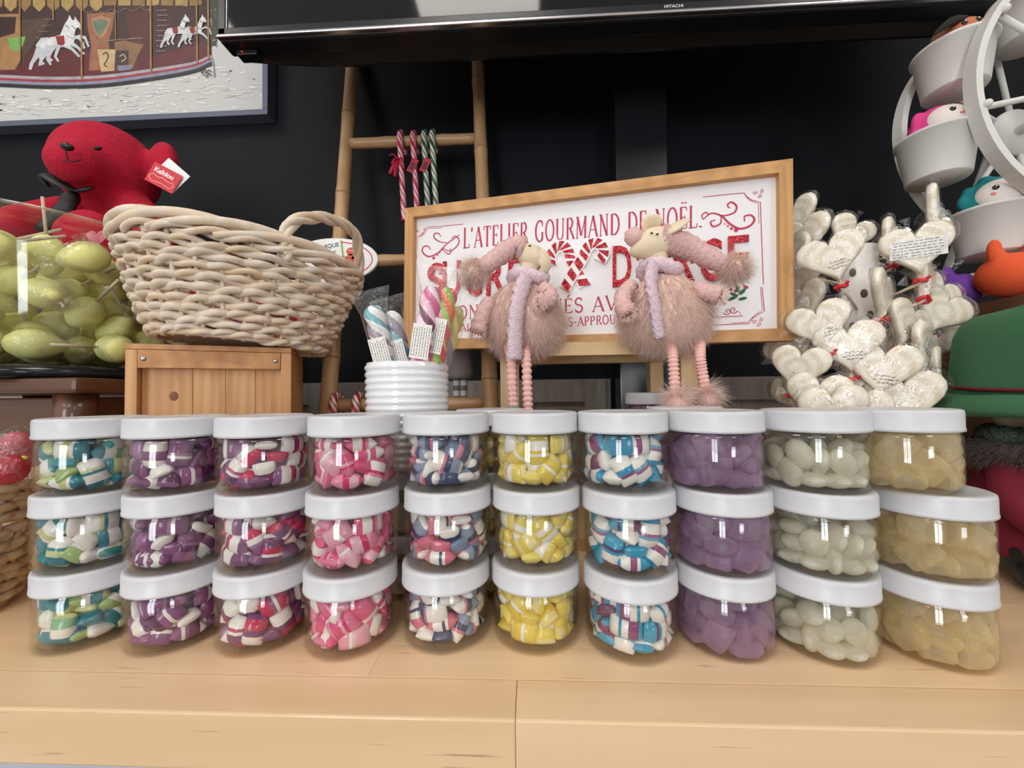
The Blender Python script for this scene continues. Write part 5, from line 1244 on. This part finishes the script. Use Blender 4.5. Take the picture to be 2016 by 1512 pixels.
tube(MB(), spline([at(130, 296, BY-.151), at(131, 306, BY-.150), at(134, 315, BY-.147)], 4), .0010, 6).build('mouth', BKV, tb_)
tube(MB(), spline([at(122, 317, BY-.146), at(134, 317, BY-.147), at(146, 318, BY-.145), at(160, 314, BY-.137)], 4), .0010, 6).build('mouth', BKV, tb_)
for (x, y, d) in ((193, 292, -.118),): ell(MB(), at(x, y, BY+d), (.0075, .004, .0030), rot3(0, -12, 0), n=12, m=8).build('eye', BKV, tb_)
for k, pts in enumerate((((150, 375, -.105), (120, 362, -.112), (92, 345, -.110), (86, 352, -.108), (96, 366, -.108)), ((150, 375, -.105), (168, 372, -.108), (184, 370, -.104)), ((148, 378, -.105), (138, 392, -.112), (124, 404, -.116)), ((148, 378, -.105), (120, 420, -.13), (75, 455, -.14)))):
    P = spline([at(x, y, BY+d) for x, y, d in pts], 5); n_ = len(P)
    tube(MB(), P, [.004+.009*math.sin(math.pi*(i+1)/(n_+1)) for i in range(n_)], 8, flat=.3).build('bow_loop' if k < 2 else 'bow_tail', M('black_satin_ribbon', (13, 12, 15), .5), tb_)
hp = at(190, 468, BY-.176); A = Art(hp, (1, .1, 0), (0, 0, 1)); A.k = 0
A.poly([(.016*math.sin(t)**3*1.0, .001*(13*math.cos(t)-5*math.cos(2*t)-2*math.cos(3*t)-math.cos(4*t))) for t in np.linspace(0, 6.2832, 25)[:-1]], (226, 120, 140))
A.build('heart_patch', M('pink_sequin', rough=.3, attr=True, var=(500, .5)), tb_)
TP = at(322, 350, BY-.085); tM = Matrix.Translation(TP) @ rot3(0, 28, 8).to_4x4()
tg = thing('paper_tag', 'red and white Kalidou paper tag hanging from the ear of the red bear', 'tag', tuple(TP))
box(MB(), (0, 0, 0), (.056, .0008, .040), tM, bev=.0003).build('red_card', M('red_tag_card', (206, 40, 52), .35), tg)
box(MB(), (.003, .004, .012), (.052, .0008, .046), tM @ rot3(0, 14, 0).to_4x4()).build('white_card', M('white_card', (240, 241, 240), .5), tg)
A = Art(tM @ Vector((-.022, -.0006, .004)), tM.to_3x3() @ Vector((1, 0, 0)), tM.to_3x3() @ Vector((0, 0, 1)))
A.text('Kalidou', .0, .0, .0125, (248, 236, 236), 1.0, .0004)
A.line([(-.002, -.010), (.004, -.005), (.012, -.008), (.022, -.005), (.032, -.008), (.042, -.006), (.046, -.012), (.040, -.018), (.024, -.016), (.006, -.019), (-.002, -.015)], .0008, (244, 220, 220), True); A.build('print', PRINT, tg)

# ================================================================ heart lollipop tower
HPX = at(1693, 600, .62); tw = thing('lollipop_stand', 'white perforated column holding the heart lollipops', 'stand', (HPX.x, HPX.y, CT))
TWH = at(1693, 488, .62).z-CT
lathe(MB(), [(.062, 0), (.060, .008), (.034, .014), (.026, .03), (.0235, TWH-.002), (.0215, TWH), (.018, TWH), (.018, TWH-.02), (0, TWH-.02)], (HPX.x, HPX.y, CT), 40).build('column', M('white_stand_plastic', (236, 232, 228), .4), tw)
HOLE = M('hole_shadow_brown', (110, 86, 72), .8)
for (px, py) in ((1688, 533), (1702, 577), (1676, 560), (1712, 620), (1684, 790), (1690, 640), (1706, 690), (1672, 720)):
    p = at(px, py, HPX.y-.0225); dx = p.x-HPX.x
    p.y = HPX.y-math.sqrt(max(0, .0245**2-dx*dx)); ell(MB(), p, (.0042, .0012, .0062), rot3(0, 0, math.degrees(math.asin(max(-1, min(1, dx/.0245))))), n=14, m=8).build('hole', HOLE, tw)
HW = .072
def heart_outline(n_=34, w_=HW):
    P = []
    for i in range(n_):
        t = 2*math.pi*i/n_; x = 16*math.sin(t)**3; y = 13*math.cos(t)-5*math.cos(2*t)-2*math.cos(3*t)-math.cos(4*t); P.append((x/32*w_*1.03, (y+2.5)/32*w_*1.04))
    return P
def heart_mesh(mat):
    o = heart_outline(); n_ = len(o); mb = MB(); V = []
    rings = [(.62, -.0052), (.86, -.0055), (.96, -.0042), (1, 0), (.96, .0042), (.86, .0055), (.62, .0052)]
    for k, y in rings: V += [(x*k, y, z*k) for x, z in o]
    V += [(0, -.0046, 0), (0, .0046, 0)]; m_ = len(rings)
    F = [(i*n_+j, i*n_+(j+1) % n_, (i+1)*n_+(j+1) % n_, (i+1)*n_+j) for i in range(m_-1) for j in range(n_)]
    F += [(n_*m_, (j+1) % n_, j) for j in range(n_)]+[(n_*m_+1, (m_-1)*n_+j, (m_-1)*n_+(j+1) % n_) for j in range(n_)]
    return mb.add(V, F).mesh('heart', mat)
def Mheart():
    m, t, b, o = nt('marbled_white_sugar'); N = t.nodes; L = t.links
    tc = N.new('ShaderNodeTexCoord'); w_ = N.new('ShaderNodeTexWave'); w_.wave_type = 'RINGS'; w_.rings_direction = 'Y'; w_.inputs['Scale'].default_value = 22; w_.inputs['Distortion'].default_value = 3.5; w_.inputs['Detail'].default_value = 2; w_.inputs['Detail Scale'].default_value = 1.5
    oi = N.new('ShaderNodeObjectInfo'); L.new(tc.outputs['Object'], w_.inputs['Vector']); L.new(oi.outputs['Random'], w_.inputs['Phase Offset'])
    r = N.new('ShaderNodeValToRGB'); e = r.color_ramp.elements; e[0].color = (*lin((232, 219, 194)), 1); e[1].color = (*lin((245, 237, 220)), 1); e[0].position = .15; e[1].position = .75
    L.new(w_.outputs['Fac'], r.inputs[0]); L.new(r.outputs[0], b.inputs['Base Color']); setp(b, 'Roughness', .35); setp(b, 'Coat Weight', .2)
    return m
HM = heart_mesh(Mheart()); CEL = Mclear('lolly_cellophane', (255, 255, 255), .07, .55, .06, bump=(70, .8))
bgm = MB(); o_ = heart_outline(22); V = []
prof_ = [(.5, -.0072), (1.0, -.0070), (1.09, -.0012), (1.09, .0012), (1.0, .0070), (.5, .0072)]
for k, y in prof_: V += [(x*k*(1.04 if z > 0 else 1), y, z*k+.002) for x, z in o_]
n_ = len(o_); V += [(0, -.0072, 0), (0, .0072, 0)]
F = [(i*n_+j, i*n_+(j+1) % n_, (i+1)*n_+(j+1) % n_, (i+1)*n_+j) for i in range(5) for j in range(n_)]+[(n_*6, (j+1) % n_, j) for j in range(n_)]+[(n_*6+1, 5*n_+j, 5*n_+(j+1) % n_) for j in range(n_)]
bgm.add(V, F)
for k in range(5):                                        # loose corners of film
    a_ = k*1.3+.4; bgm.add([(.030*math.cos(a_), 0, .030*math.sin(a_)), (.046*math.cos(a_-.12), .002, .046*math.sin(a_-.12)), (.048*math.cos(a_+.16), -.002, .046*math.sin(a_+.16))], [(0, 1, 2)])
lathe(bgm, [(.0060, -.050), (.0042, -.040), (.010, -.032), (.020, -.022)], n=12)
HBAG = bgm.mesh('clear_wrap', CEL)
STK_ = M('cream_stick', (226, 210, 180), .6)
HTI = tube(MB(), [(.0055*math.cos(a), .0055*math.sin(a), -.040+.001*math.sin(2*a)) for a in np.linspace(0, 6.283, 13)[:-1]], .0026, 6, closed=True)
for sg_ in (-1, 1): tube(HTI, [(sg_*.004, -.004, -.040), (sg_*.008, -.006, -.038+.002*sg_)], [.002, .003], 6, flat=.4)
HTI = HTI.mesh('red_tie', M('red_twist_tie', (214, 40, 52), .5))
tx = Art((0, -.0058, 0), (1, 0, 0), (0, 0, 1)); g = random.Random(8)
for (w_, z) in ((.018, -.006), (.022, -.0105), (.014, -.015)):
    x = -w_/2+.004
    while x < w_/2+.004:
        tx.line([(x, z+g.uniform(-.0012, .0012)), (x+.0016, z+g.uniform(-.0015, .0015)), (x+.003, z+g.uniform(-.001, .001))], .0008, (46, 42, 42)); x += g.uniform(.003, .0045)
HTX = tx.mb.mesh('handwritten_print', PRINT)
ntx = MB()
HEARTS = [  # px, py, depth, roll (deg), yaw (deg, 0 faces the viewer), pitch, text, scale, words
 (1639, 510, .555, 12, -8, 0, 1, 1.02, 'heart lollipop with writing, left of the bare top of the column'),
 (1804, 494, .555, 4, 6, 0, 2, 1.05, 'heart lollipop with a white paper label, upper right of the column'),
 (1615, 643, .560, 14, -10, 0, 1, 1.0, 'heart lollipop left of the column, half behind a lower heart'),
 (1670, 685, .545, 3, 0, 0, 1, 1.05, 'heart lollipop with writing, at the centre front of the tower'),
 (1735, 730, .530, -10, 5, 0, 1, 1.05, 'heart lollipop right below the centre heart'),
 (1572, 727, .560, -12, -20, 0, 1, .95, 'heart lollipop with writing at the lower left, above the jar lids'),
 (1610, 785, .545, -8, -8, 0, 0, 1.0, 'heart lollipop lowest on the left, cut by the jar lids'),
 (1782, 788, .525, 4, 5, 0, 0, 1.08, 'heart lollipop lowest on the right, cut by the jar lids'),
 (1850, 617, .575, -32, 28, -10, 0, 1.0, 'heart lollipop slanting far right above the green hat'),
 (1785, 640, .565, -28, 48, 0, 1, .95, 'narrow heart lollipop right of the column, twisted sideways'),
 (1838, 585, .600, -36, 40, 0, 1, .95, 'heart lollipop behind the far right slanting heart'),
 (1737, 580, .555, -14, 70, 0, 0, .95, 'edge-on heart lollipop close right of the column'),
 (1822, 548, .565, -34, 74, 0, 0, 1.0, 'edge-on heart lollipop slanting below the paper label'),
 (1755, 478, .600, -10, 72, 0, 0, .95, 'edge-on heart lollipop left of the labelled heart'),
 (1838, 418, .600, -42, 76, 0, 0, 1.0, 'highest heart lollipop, edge-on beside the teal toy bucket'),
 (1848, 450, .640, -30, 60, 0, 0, .9, 'edge-on heart lollipop behind the highest one'),
 (1588, 466, .640, 8, -30, 0, 0, .95, 'shaded heart lollipop at the upper left behind the sign frame'),
 (1572, 428, .680, 18, -38, 0, 0, .92, 'highest heart lollipop on the left, beside the sign frame'),
 (1670, 462, .700, -35, 15, 0, 0, .95, 'heart lollipop at the back, above the left writing heart'),
 (1567, 505, .650, 20, -55, 0, 0, .9, 'edge-on heart lollipop hugging the sign frame, upper one'),
 (1572, 560, .640, 12, -40, 0, 0, .95, 'heart lollipop hugging the sign frame at mid height'),
 (1588, 596, .620, 14, -50, 0, 0, .9, 'small-looking heart lollipop hugging the sign frame, lower one'),
 (1555, 692, .640, 22, -25, 0, 0, .95, 'shaded heart lollipop under the lower corner of the sign'),
 (1742, 682, .600, -10, 20, 0, 0, .85, 'heart lollipop peeping out behind the centre heart'),
 (1822, 690, .560, -30, 62, 0, 2, 1.0, 'sideways heart lollipop with a small pinkish label above the green hat'),
 (1868, 665, .600, -38, 45, 0, 0, .95, 'heart lollipop just left of the green hat crown'),
 (1846, 738, .565, -40, 76, 0, 0, .95, 'edge-on heart lollipop low on the right, beside the green hat'),
 (1642, 812, .520, 6, 0, 0, 0, 1.0, 'heart lollipop whose top just shows over the jar lids, left'),
 (1688, 814, .528, -6, 0, 0, 0, .95, 'heart lollipop whose top just shows over the jar lids, right'),
 (1556, 772, .600, 30, -60, 0, 0, .95, 'edge-on heart lollipop lowest beside the wall panel'),
]
for (px, py, Y_, roll, yaw, pitch, txt, sc_, words) in HEARTS:
    p = at(px, py, Y_); t = thing('heart_lollipop', 'cream '+words, 'lollipop', tuple(p), 'heart lollipops on the white tower')
    # face the viewer's side, then turn
    face = math.degrees(math.atan2(-p.x, p.y))*.8
    m3 = rot3(0, 0, face+yaw) @ rot3(pitch, -roll, 0); t.rotation_euler = m3.to_euler(); t.scale = (sc_, sc_, sc_)
    for nm, me in (('heart', HM), ('clear_wrap', HBAG), ('red_tie', HTI))+((('handwritten_print', HTX),) if txt == 1 else ()):
        o = bpy.data.objects.new(nm, me); COL.objects.link(o); o.parent = t
    tip = Vector((0, 0, -.030)); end = Vector((HPX.x, HPX.y, max(CT+.03, min(CT+TWH-.02, (p+m3 @ tip*sc_).z-.035)))); dv = end-(p+m3 @ Vector((0, 0, -.042))*sc_)
    e_ = m3.transposed() @ (end-dv.normalized()*.022-p)/sc_
    so = bpy.data.objects.new('stick', tube(MB(), [tip, Vector((0, 0, -.042)), e_], .0020, 8).mesh('stick', STK_)); COL.objects.link(so); so.parent = t
    if txt == 2:
        Mx = Matrix.Translation((0, -.0062, .002)) @ rot3(0, 4, 0).to_4x4(); MW[t] = Matrix.Identity(4)
        paper_label(Mx, .054 if sc_ > 1.02 else .03, .024, 6, False, t)
# ================================================================ walnut box with plush toys and the toy ferris wheel
WAL = Mwood('walnut_boards', (126, 88, 62), (92, 60, 42), axis=1, scale=30, stretch=9, rough=.5); WALF = Mwood('walnut_front', (172, 132, 98), (140, 102, 72), axis=0, scale=30, stretch=9, rough=.5)
BX0, BX1, BYN, BYF, BZ = .737, 1.12, .600, .800, .372
wx_ = thing('walnut_box', 'brown wooden box behind the gnome, carrying plush toys and the ferris wheel', 'box', ((BX0+BX1)/2, (BYN+BYF)/2, CT))
nb = 5
for i in range(nb):
    z0, z1 = CT+BZ*i/nb+.0006, CT+BZ*(i+1)/nb-.0006
    box(MB(), (BX0+.006, (BYN+BYF)/2, (z0+z1)/2), (.012, BYF-BYN, z1-z0), bev=.001).build('side_board', WAL, wx_)
    box(MB(), (BX1-.006, (BYN+BYF)/2, (z0+z1)/2), (.012, BYF-BYN, z1-z0), bev=.001).build('side_board', WAL, wx_)
    box(MB(), ((BX0+BX1)/2, BYN+.006, (z0+z1)/2), (BX1-BX0-.0248, .012, z1-z0), bev=.001).build('front_board', WALF, wx_)
box(MB(), ((BX0+BX1)/2, (BYN+BYF)/2, CT+BZ-.007), (BX1-BX0-.0248, BYF-BYN-.026, .012)).build('top_panel', WALF, wx_)
# ---- ferris wheel
FWX, FWZ, FR, YA, YB = .886, CT+.694, .200, .625, .745
WP = M('white_painted_metal', (226, 224, 220), .45, bump=(60, .15))
fw_ = thing('toy_ferris_wheel', 'white metal tabletop ferris wheel with bucket gondolas at the right edge', 'ferris wheel', (FWX, (YA+YB)/2, CT+BZ))
def fp(a, r, y): return Vector((FWX+r*math.cos(a), y, FWZ+r*math.sin(a)))
for y in (YA, YB):
    ring = MB(); n_ = 72; V = []; hw, hd2 = .0095, .005                       # flat band rims
    for i in range(n_):
        a = 2*math.pi*i/n_
        for (dr, dy) in ((-hd2, -hw), (hd2, -hw), (hd2, hw), (-hd2, hw)): V.append(fp(a, FR+dr, y+dy))
    F = [(i*4+j, i*4+(j+1) % 4, ((i+1) % n_)*4+(j+1) % 4, ((i+1) % n_)*4+j) for i in range(n_) for j in range(4)]
    ro = ring.add(V, F, smooth=False).build('rim', WP, fw_)
    for k in range(8):
        a = math.radians(10+45*k); tube(MB(), [fp(a, .018, y), fp(a, FR-.004, y)], .0045, 10).build('spoke', WP, ro)
        ell(MB(), fp(a, FR-.006, y-.010), .006, n=12, m=8).build('rivet', WP, ro)
    lathe(MB(), [(0, -.006), (.040, -.006), (.042, 0), (.040, .006), (0, .006)], n=32, Mx=Matrix.Translation((FWX, y+(.0 if y == YA else .0), FWZ)) @ Matrix.Rotation(math.pi/2, 4, 'X') if y == YB else Matrix.Translation((FWX, y, FWZ)) @ Matrix.Rotation(math.pi/2, 4, 'X') @ Matrix.Scale(.55, 4)).build('hub_disc', WP, ro)
tube(MB(), [(FWX, YA-.045, FWZ), (FWX, YB+.045, FWZ)], .008, 14).build('axle', WP, fw_)
for y in (YA-.035, YB+.035):
    for s in (-1, 1): tube(MB(), [(FWX, y, FWZ), (FWX+s*.12, y, CT+BZ+.012)], .006, 10).build('support_leg', WP, fw_)
    tube(MB(), [(FWX-.13, y, CT+BZ+.007), (FWX+.13, y, CT+BZ+.007)], .006, 10).build('foot_bar', WP, fw_)
yc = (YA+YB)/2; BKT = []
for k in range(8):
    a = math.radians(10+45*k); pv_ = fp(a, FR, yc)
    tube(MB(), [fp(a, FR, YA), fp(a, FR, YB)], .004, 10).build('cross_bar', WP, fw_)
    bt = pv_+Vector((0, 0, -.004)); rt, rb_, hh = .0500, .0390, .075
    bo_ = lathe(MB(), [(0, -hh), (rb_, -hh), (rb_+.001, -hh+.002), (rt-.001, -.006), (rt+.002, -.005), (rt+.003, -.002), (rt+.002, 0), (rt-.001, 0), (rt-.002, -.004), (rb_-.002, -hh+.004), (0, -hh+.004)], bt, 40).build('gondola_bucket', WP, fw_)
    BKT.append(bt)
def squishy(c, r, main, face_c, eyes, ear_pts, label, cheeks=None, look=(-.55, -.8), belly=True, tall=1.0):
    """round plush animal with a pale face patch"""
    t = thing('round_plush', label, 'plush toy', (c[0], c[1], c[2]-r*tall), 'small round plush animals'); c = Vector(c)
    fm = M('plush_%d_%d_%d' % main, main, .9, sheen=.5, bump=(300, .4, .002)); face_c = face_c or (238, 228, 222); ff = M('plush_face_%d_%d' % face_c[:2], face_c, .9, sheen=.3)
    bm_ = MB(); ell(bm_, c, (r, r*.92, r*tall), n=28, m=18)
    for (dx, dy, dz, rr) in ear_pts: ell(bm_, c+Vector((dx, dy, dz)), rr, n=14, m=10)
    fuse(bm_.build('body', fm, t), .0028, 4)
    L_ = Vector((look[0], look[1], .22)).normalized(); rt_ = Vector((-L_.y, L_.x, 0)).normalized(); up = rt_.cross(L_)*-1; up = up if up.z > 0 else -up
    m3 = basis(rt_, up, L_)
    ell(MB(), c+L_*r*.50, (r*.74, r*.66, r*.60), m3, n=24, m=16).build('face', ff, t)
    for (u, v) in eyes:
        e = c+L_*r*.50+m3 @ Vector((u*r*.74, v*r*.66, r*.60*math.sqrt(max(0, 1-u*u-v*v))*.98))
        eo = ell(MB(), e, (.0042, .0046, .0022), m3, n=12, m=8).build('eye', M('glossy_black_eye', (20, 18, 22), .12), t)
        ell(MB(), e+L_*.0016+up*.0015, (.0013, .0013, .0010), m3, n=8, m=6).build('eye_glint', M('eye_white', (250, 250, 250), .3), eo)
    for (u, v) in (cheeks or []):
        e = c+L_*r*.50+m3 @ Vector((u*r*.74, v*r*.66, r*.60*math.sqrt(max(0, 1-u*u-v*v))*.985)); ell(MB(), e, (.0036, .0026, .0010), m3, n=10, m=6).build('cheek', M('pink_cheek', (232, 130, 130), .8), t)
    return t
# bucket contents: angles 145, 190, 235 degrees are the ones in view
def bk_at(deg): return BKT[int(round((deg-10)/45)) % 8]
b1, b2, b3 = bk_at(145), bk_at(190), bk_at(235)
squishy(b2+Vector((-.004, -.006, .006)), .038, (226, 64, 140), None, [(-.1, .12), (.62, .16)], [(-.030, -.002, .012, (.012, .008, .020)), (-.036, -.002, -.006, (.008, .008, .012))], 'pink and white round plush toy in the middle bucket of the ferris wheel', [(.25, -.2)], look=(-.25, -1))
squishy(b3+Vector((-.002, -.006, .010)), .041, (32, 134, 140), None, [(-.30, .12), (.42, .14)], [(-.040, .004, .004, (.012, .008, .014)), (-.034, .004, .018, (.010, .008, .012)), (-.01, 0, .036, (.012, .01, .01))], 'teal and white round plush toy in the lowest bucket of the ferris wheel', [(-.38, -.22), (.75, -.12)], look=(-.55, -.9))
o = squishy(b1+Vector((0, -.004, .002)), .036, (150, 92, 66), (196, 118, 78), [(-.3, .1), (.3, .1)], [(-.028, -.004, .012, (.010, .012, .014))], 'brown plush toy in the upper bucket of the ferris wheel, under the television', look=(-.3, -1))
wtm = MB(); P = spline([b1+Vector((-.004, -.02, .030)), b1+Vector((-.025, -.03, .024)), b1+Vector((-.050, -.034, .008)), b1+Vector((-.062, -.032, -.002))], 5)
tube(wtm, P, [.014-.012*i/(len(P)-1) for i in range(len(P))], 10, flat=.5); MW[o] = Matrix.Translation(o.location); wtm.build('black_wing', M('black_plush', (24, 22, 24), .9, sheen=.3), o)
# plush toys on the box
p = at(1992, 556, .640); squishy((p.x, p.y, CT+BZ+.034), .041, (232, 92, 48), None, [(.2, .2), (.75, .2)], [(-.028, -.004, .036, (.010, .008, .020)), (-.024, -.004, .026, (.012, .010, .013)), (.03, 0, .036, (.010, .008, .018))], 'orange round plush toy with an upright ear on the brown box', look=(.62, -.8), tall=.82)
p = at(1890, 578, .700); squishy((p.x, p.y, CT+BZ+.027), .033, (120, 70, 170), None, [(.3, .1), (.7, .1)], [(-.022, -.002, .026, (.010, .008, .014))], 'purple and pink round plush toy half hidden behind the heart lollipops', look=(.75, -.6), tall=.8)

# ================================================================ gnome with green felt hat
GX, GY = .624, .500
gn = thing('christmas_gnome', 'plush gnome with green felt hat, fur-trimmed maroon coat and black boots at the right edge', 'gnome', (GX, GY, CT))
FELT = M('green_felt', (58, 104, 72), .95, sheen=.35, bump=(420, .6, .002)); MAR = M('maroon_velvet', (116, 18, 42), .85, sheen=.6, bump=(200, .3, .002))
hz = CT+.226
cr_ = MB(); pf_ = [(.087, 0), (.086, .02), (.083, .048), (.080, .078), (.074, .095), (.060, .106), (.035, .110), (0, .111)]
hM = Matrix.Translation((GX, GY, hz)) @ rot3(4, -5, 0).to_4x4()
V = []; F = []; n_ = 40
for (r_, z) in pf_:
    for j in range(n_):
        a = 2*math.pi*j/n_; k = 1+.035*math.sin(3*a+z*20)+.02*math.sin(5*a); V.append(hM @ Vector((r_*k*math.cos(a), r_*k*.92*math.sin(a), z*(1+.08*math.cos(a+.5)))))
F = [(i*n_+j, i*n_+(j+1) % n_, (i+1)*n_+(j+1) % n_, (i+1)*n_+j) for i in range(len(pf_)-1) for j in range(n_)]
ho = cr_.add(V, F).build('hat_crown', FELT, gn)
V = []; rows_ = [(.084, .006, 0), (.094, .004, 0), (.108, -.006, 1), (.120, -.022, 1), (.118, -.030, 1), (.106, -.016, 1), (.092, -.006, 0), (.084, -.004, 0)]
for (r_, z, e) in rows_:
    for j in range(n_):
        a = 2*math.pi*j/n_; w_ = (.010*math.sin(2*a+.6)-.006*math.cos(a))*e; V.append(hM @ Vector((r_*math.cos(a), r_*.92*math.sin(a), z+w_)))
F = [(i*n_+j, i*n_+(j+1) % n_, ((i+1) % 8)*n_+(j+1) % n_, ((i+1) % 8)*n_+j) for i in range(8) for j in range(n_)]
MB().add(V, F).build('hat_brim', FELT, gn)
tube(MB(), [hM @ Vector((.0885*math.cos(a), .0885*.92*math.sin(a), .012)) for a in np.linspace(0, 6.2832, 49)[:-1]], .0035, 6, closed=True, flat=.6).build('hat_band', M('dark_red_cord', (110, 26, 30), .8), gn)
ell(MB(), (GX, GY, CT+.200), (.050, .046, .045), n=24, m=16).build('head', M('cream_felt', (214, 200, 180), .9), gn)
ell(MB(), (GX-.006, GY-.050, CT+.190), .013, n=16, m=10).build('nose', M('skin_felt', (226, 178, 150), .9), gn)
lathe(MB(), [(0, .17), (.040, .168), (.058, .15), (.070, .11), (.076, .06), (.074, .035), (.06, .028), (0, .028)], (GX, GY, CT), 36).build('coat', MAR, gn)
GREYF = Mfur('grey_fur', (150, 138, 132)); g = random.Random(17); R_, D_ = [], []
for i in range(3600):
    a = g.uniform(0, 6.283); z = g.uniform(-.014, .014); rr = .066+.012*math.cos(z/.014*1.4); d = Vector((math.cos(a), math.sin(a), z*25-.35)); R_.append((GX+rr*math.cos(a)*.98, GY+rr*math.sin(a)*.98, CT+.154+z)); D_.append(d)
tube(MB(), [(GX+.064*math.cos(a), GY+.064*math.sin(a), CT+.154) for a in np.linspace(0, 6.2832, 41)[:-1]], .013, 10, closed=True).build('fur_collar', M('grey_under_fur', (120, 110, 106), .9), gn)
tag(strands(MB(), R_, D_, .020, .0005, droop=.25, jit=.3, segs=2, seed=3).build('collar_fur', GREYF, gn), kind='stuff')
ROPE = M('flaxen_braid', (196, 168, 124), .8, bump=(300, .6))
for s in (-1, 1):
    ax_ = spline([(GX+s*.054, GY-.040, CT+.212), (GX+s*.070, GY-.054, CT+.192), (GX+s*.074, GY-.066, CT+.165), (GX+s*.070, GY-.072, CT+.125)], 12); fr = frames(ax_)
    for q in range(3): tube(MB(), [p+u*(.005*math.cos(i*.5+q*2.094))+v*(.005*math.sin(i*1.0+q*4.19)*.7) for i, (p, u, v) in enumerate(fr)], .0050, 8).build('braid', ROPE, gn)
    ell(MB(), ax_[-1]+Vector((0, 0, -.012)), (.008, .008, .013), n=12, m=8).build('braid_end', ROPE, gn)
tube(MB(), [(GX+.050*math.cos(a), GY+.050*math.sin(a), CT+.172) for a in np.linspace(0, 6.2832, 61)[:-1]], .013, 12, closed=True, prof=lambda i, j, nn: 1+.14*math.sin(i*2.3+(j % 2)*3.14)).build('scarf', M('grey_green_knit', (104, 124, 108), .9, bump=(380, .9, .004), var=(300, .5)), gn)
ell(MB(), (GX-.052, GY-.055, CT+.168), (.020, .014, .014), n=16, m=10, warp=lambda p, d: p*(1+.12*math.sin(d.x*14)*math.sin(d.z*14))).build('scarf_knot', M('grey_green_knit'), gn)
for s in (-1, 1):
    P = spline([(GX+s*.062, GY-.01, CT+.135), (GX+s*.082, GY-.03, CT+.105), (GX+s*.080, GY-.055, CT+.080)], 6)
    ao = tube(MB(), P, [.020-.004*i/(len(P)-1) for i in range(len(P))], 14).build('sleeve', MAR, gn); ell(MB(), P[-1], .015, n=14, m=10).build('mitten', M('black_leather', (26, 25, 28), .4), ao)
    bm_ = MB(); ell(bm_, (GX+s*.052, GY-.040, CT+.020), (.026, .042, .019), n=20, m=12); ell(bm_, (GX+s*.050, GY-.012, CT+.045), (.024, .026, .044), n=20, m=12)
    fuse(bm_.build('boot', M('black_leather', (26, 25, 28), .4), gn), .003, 5)
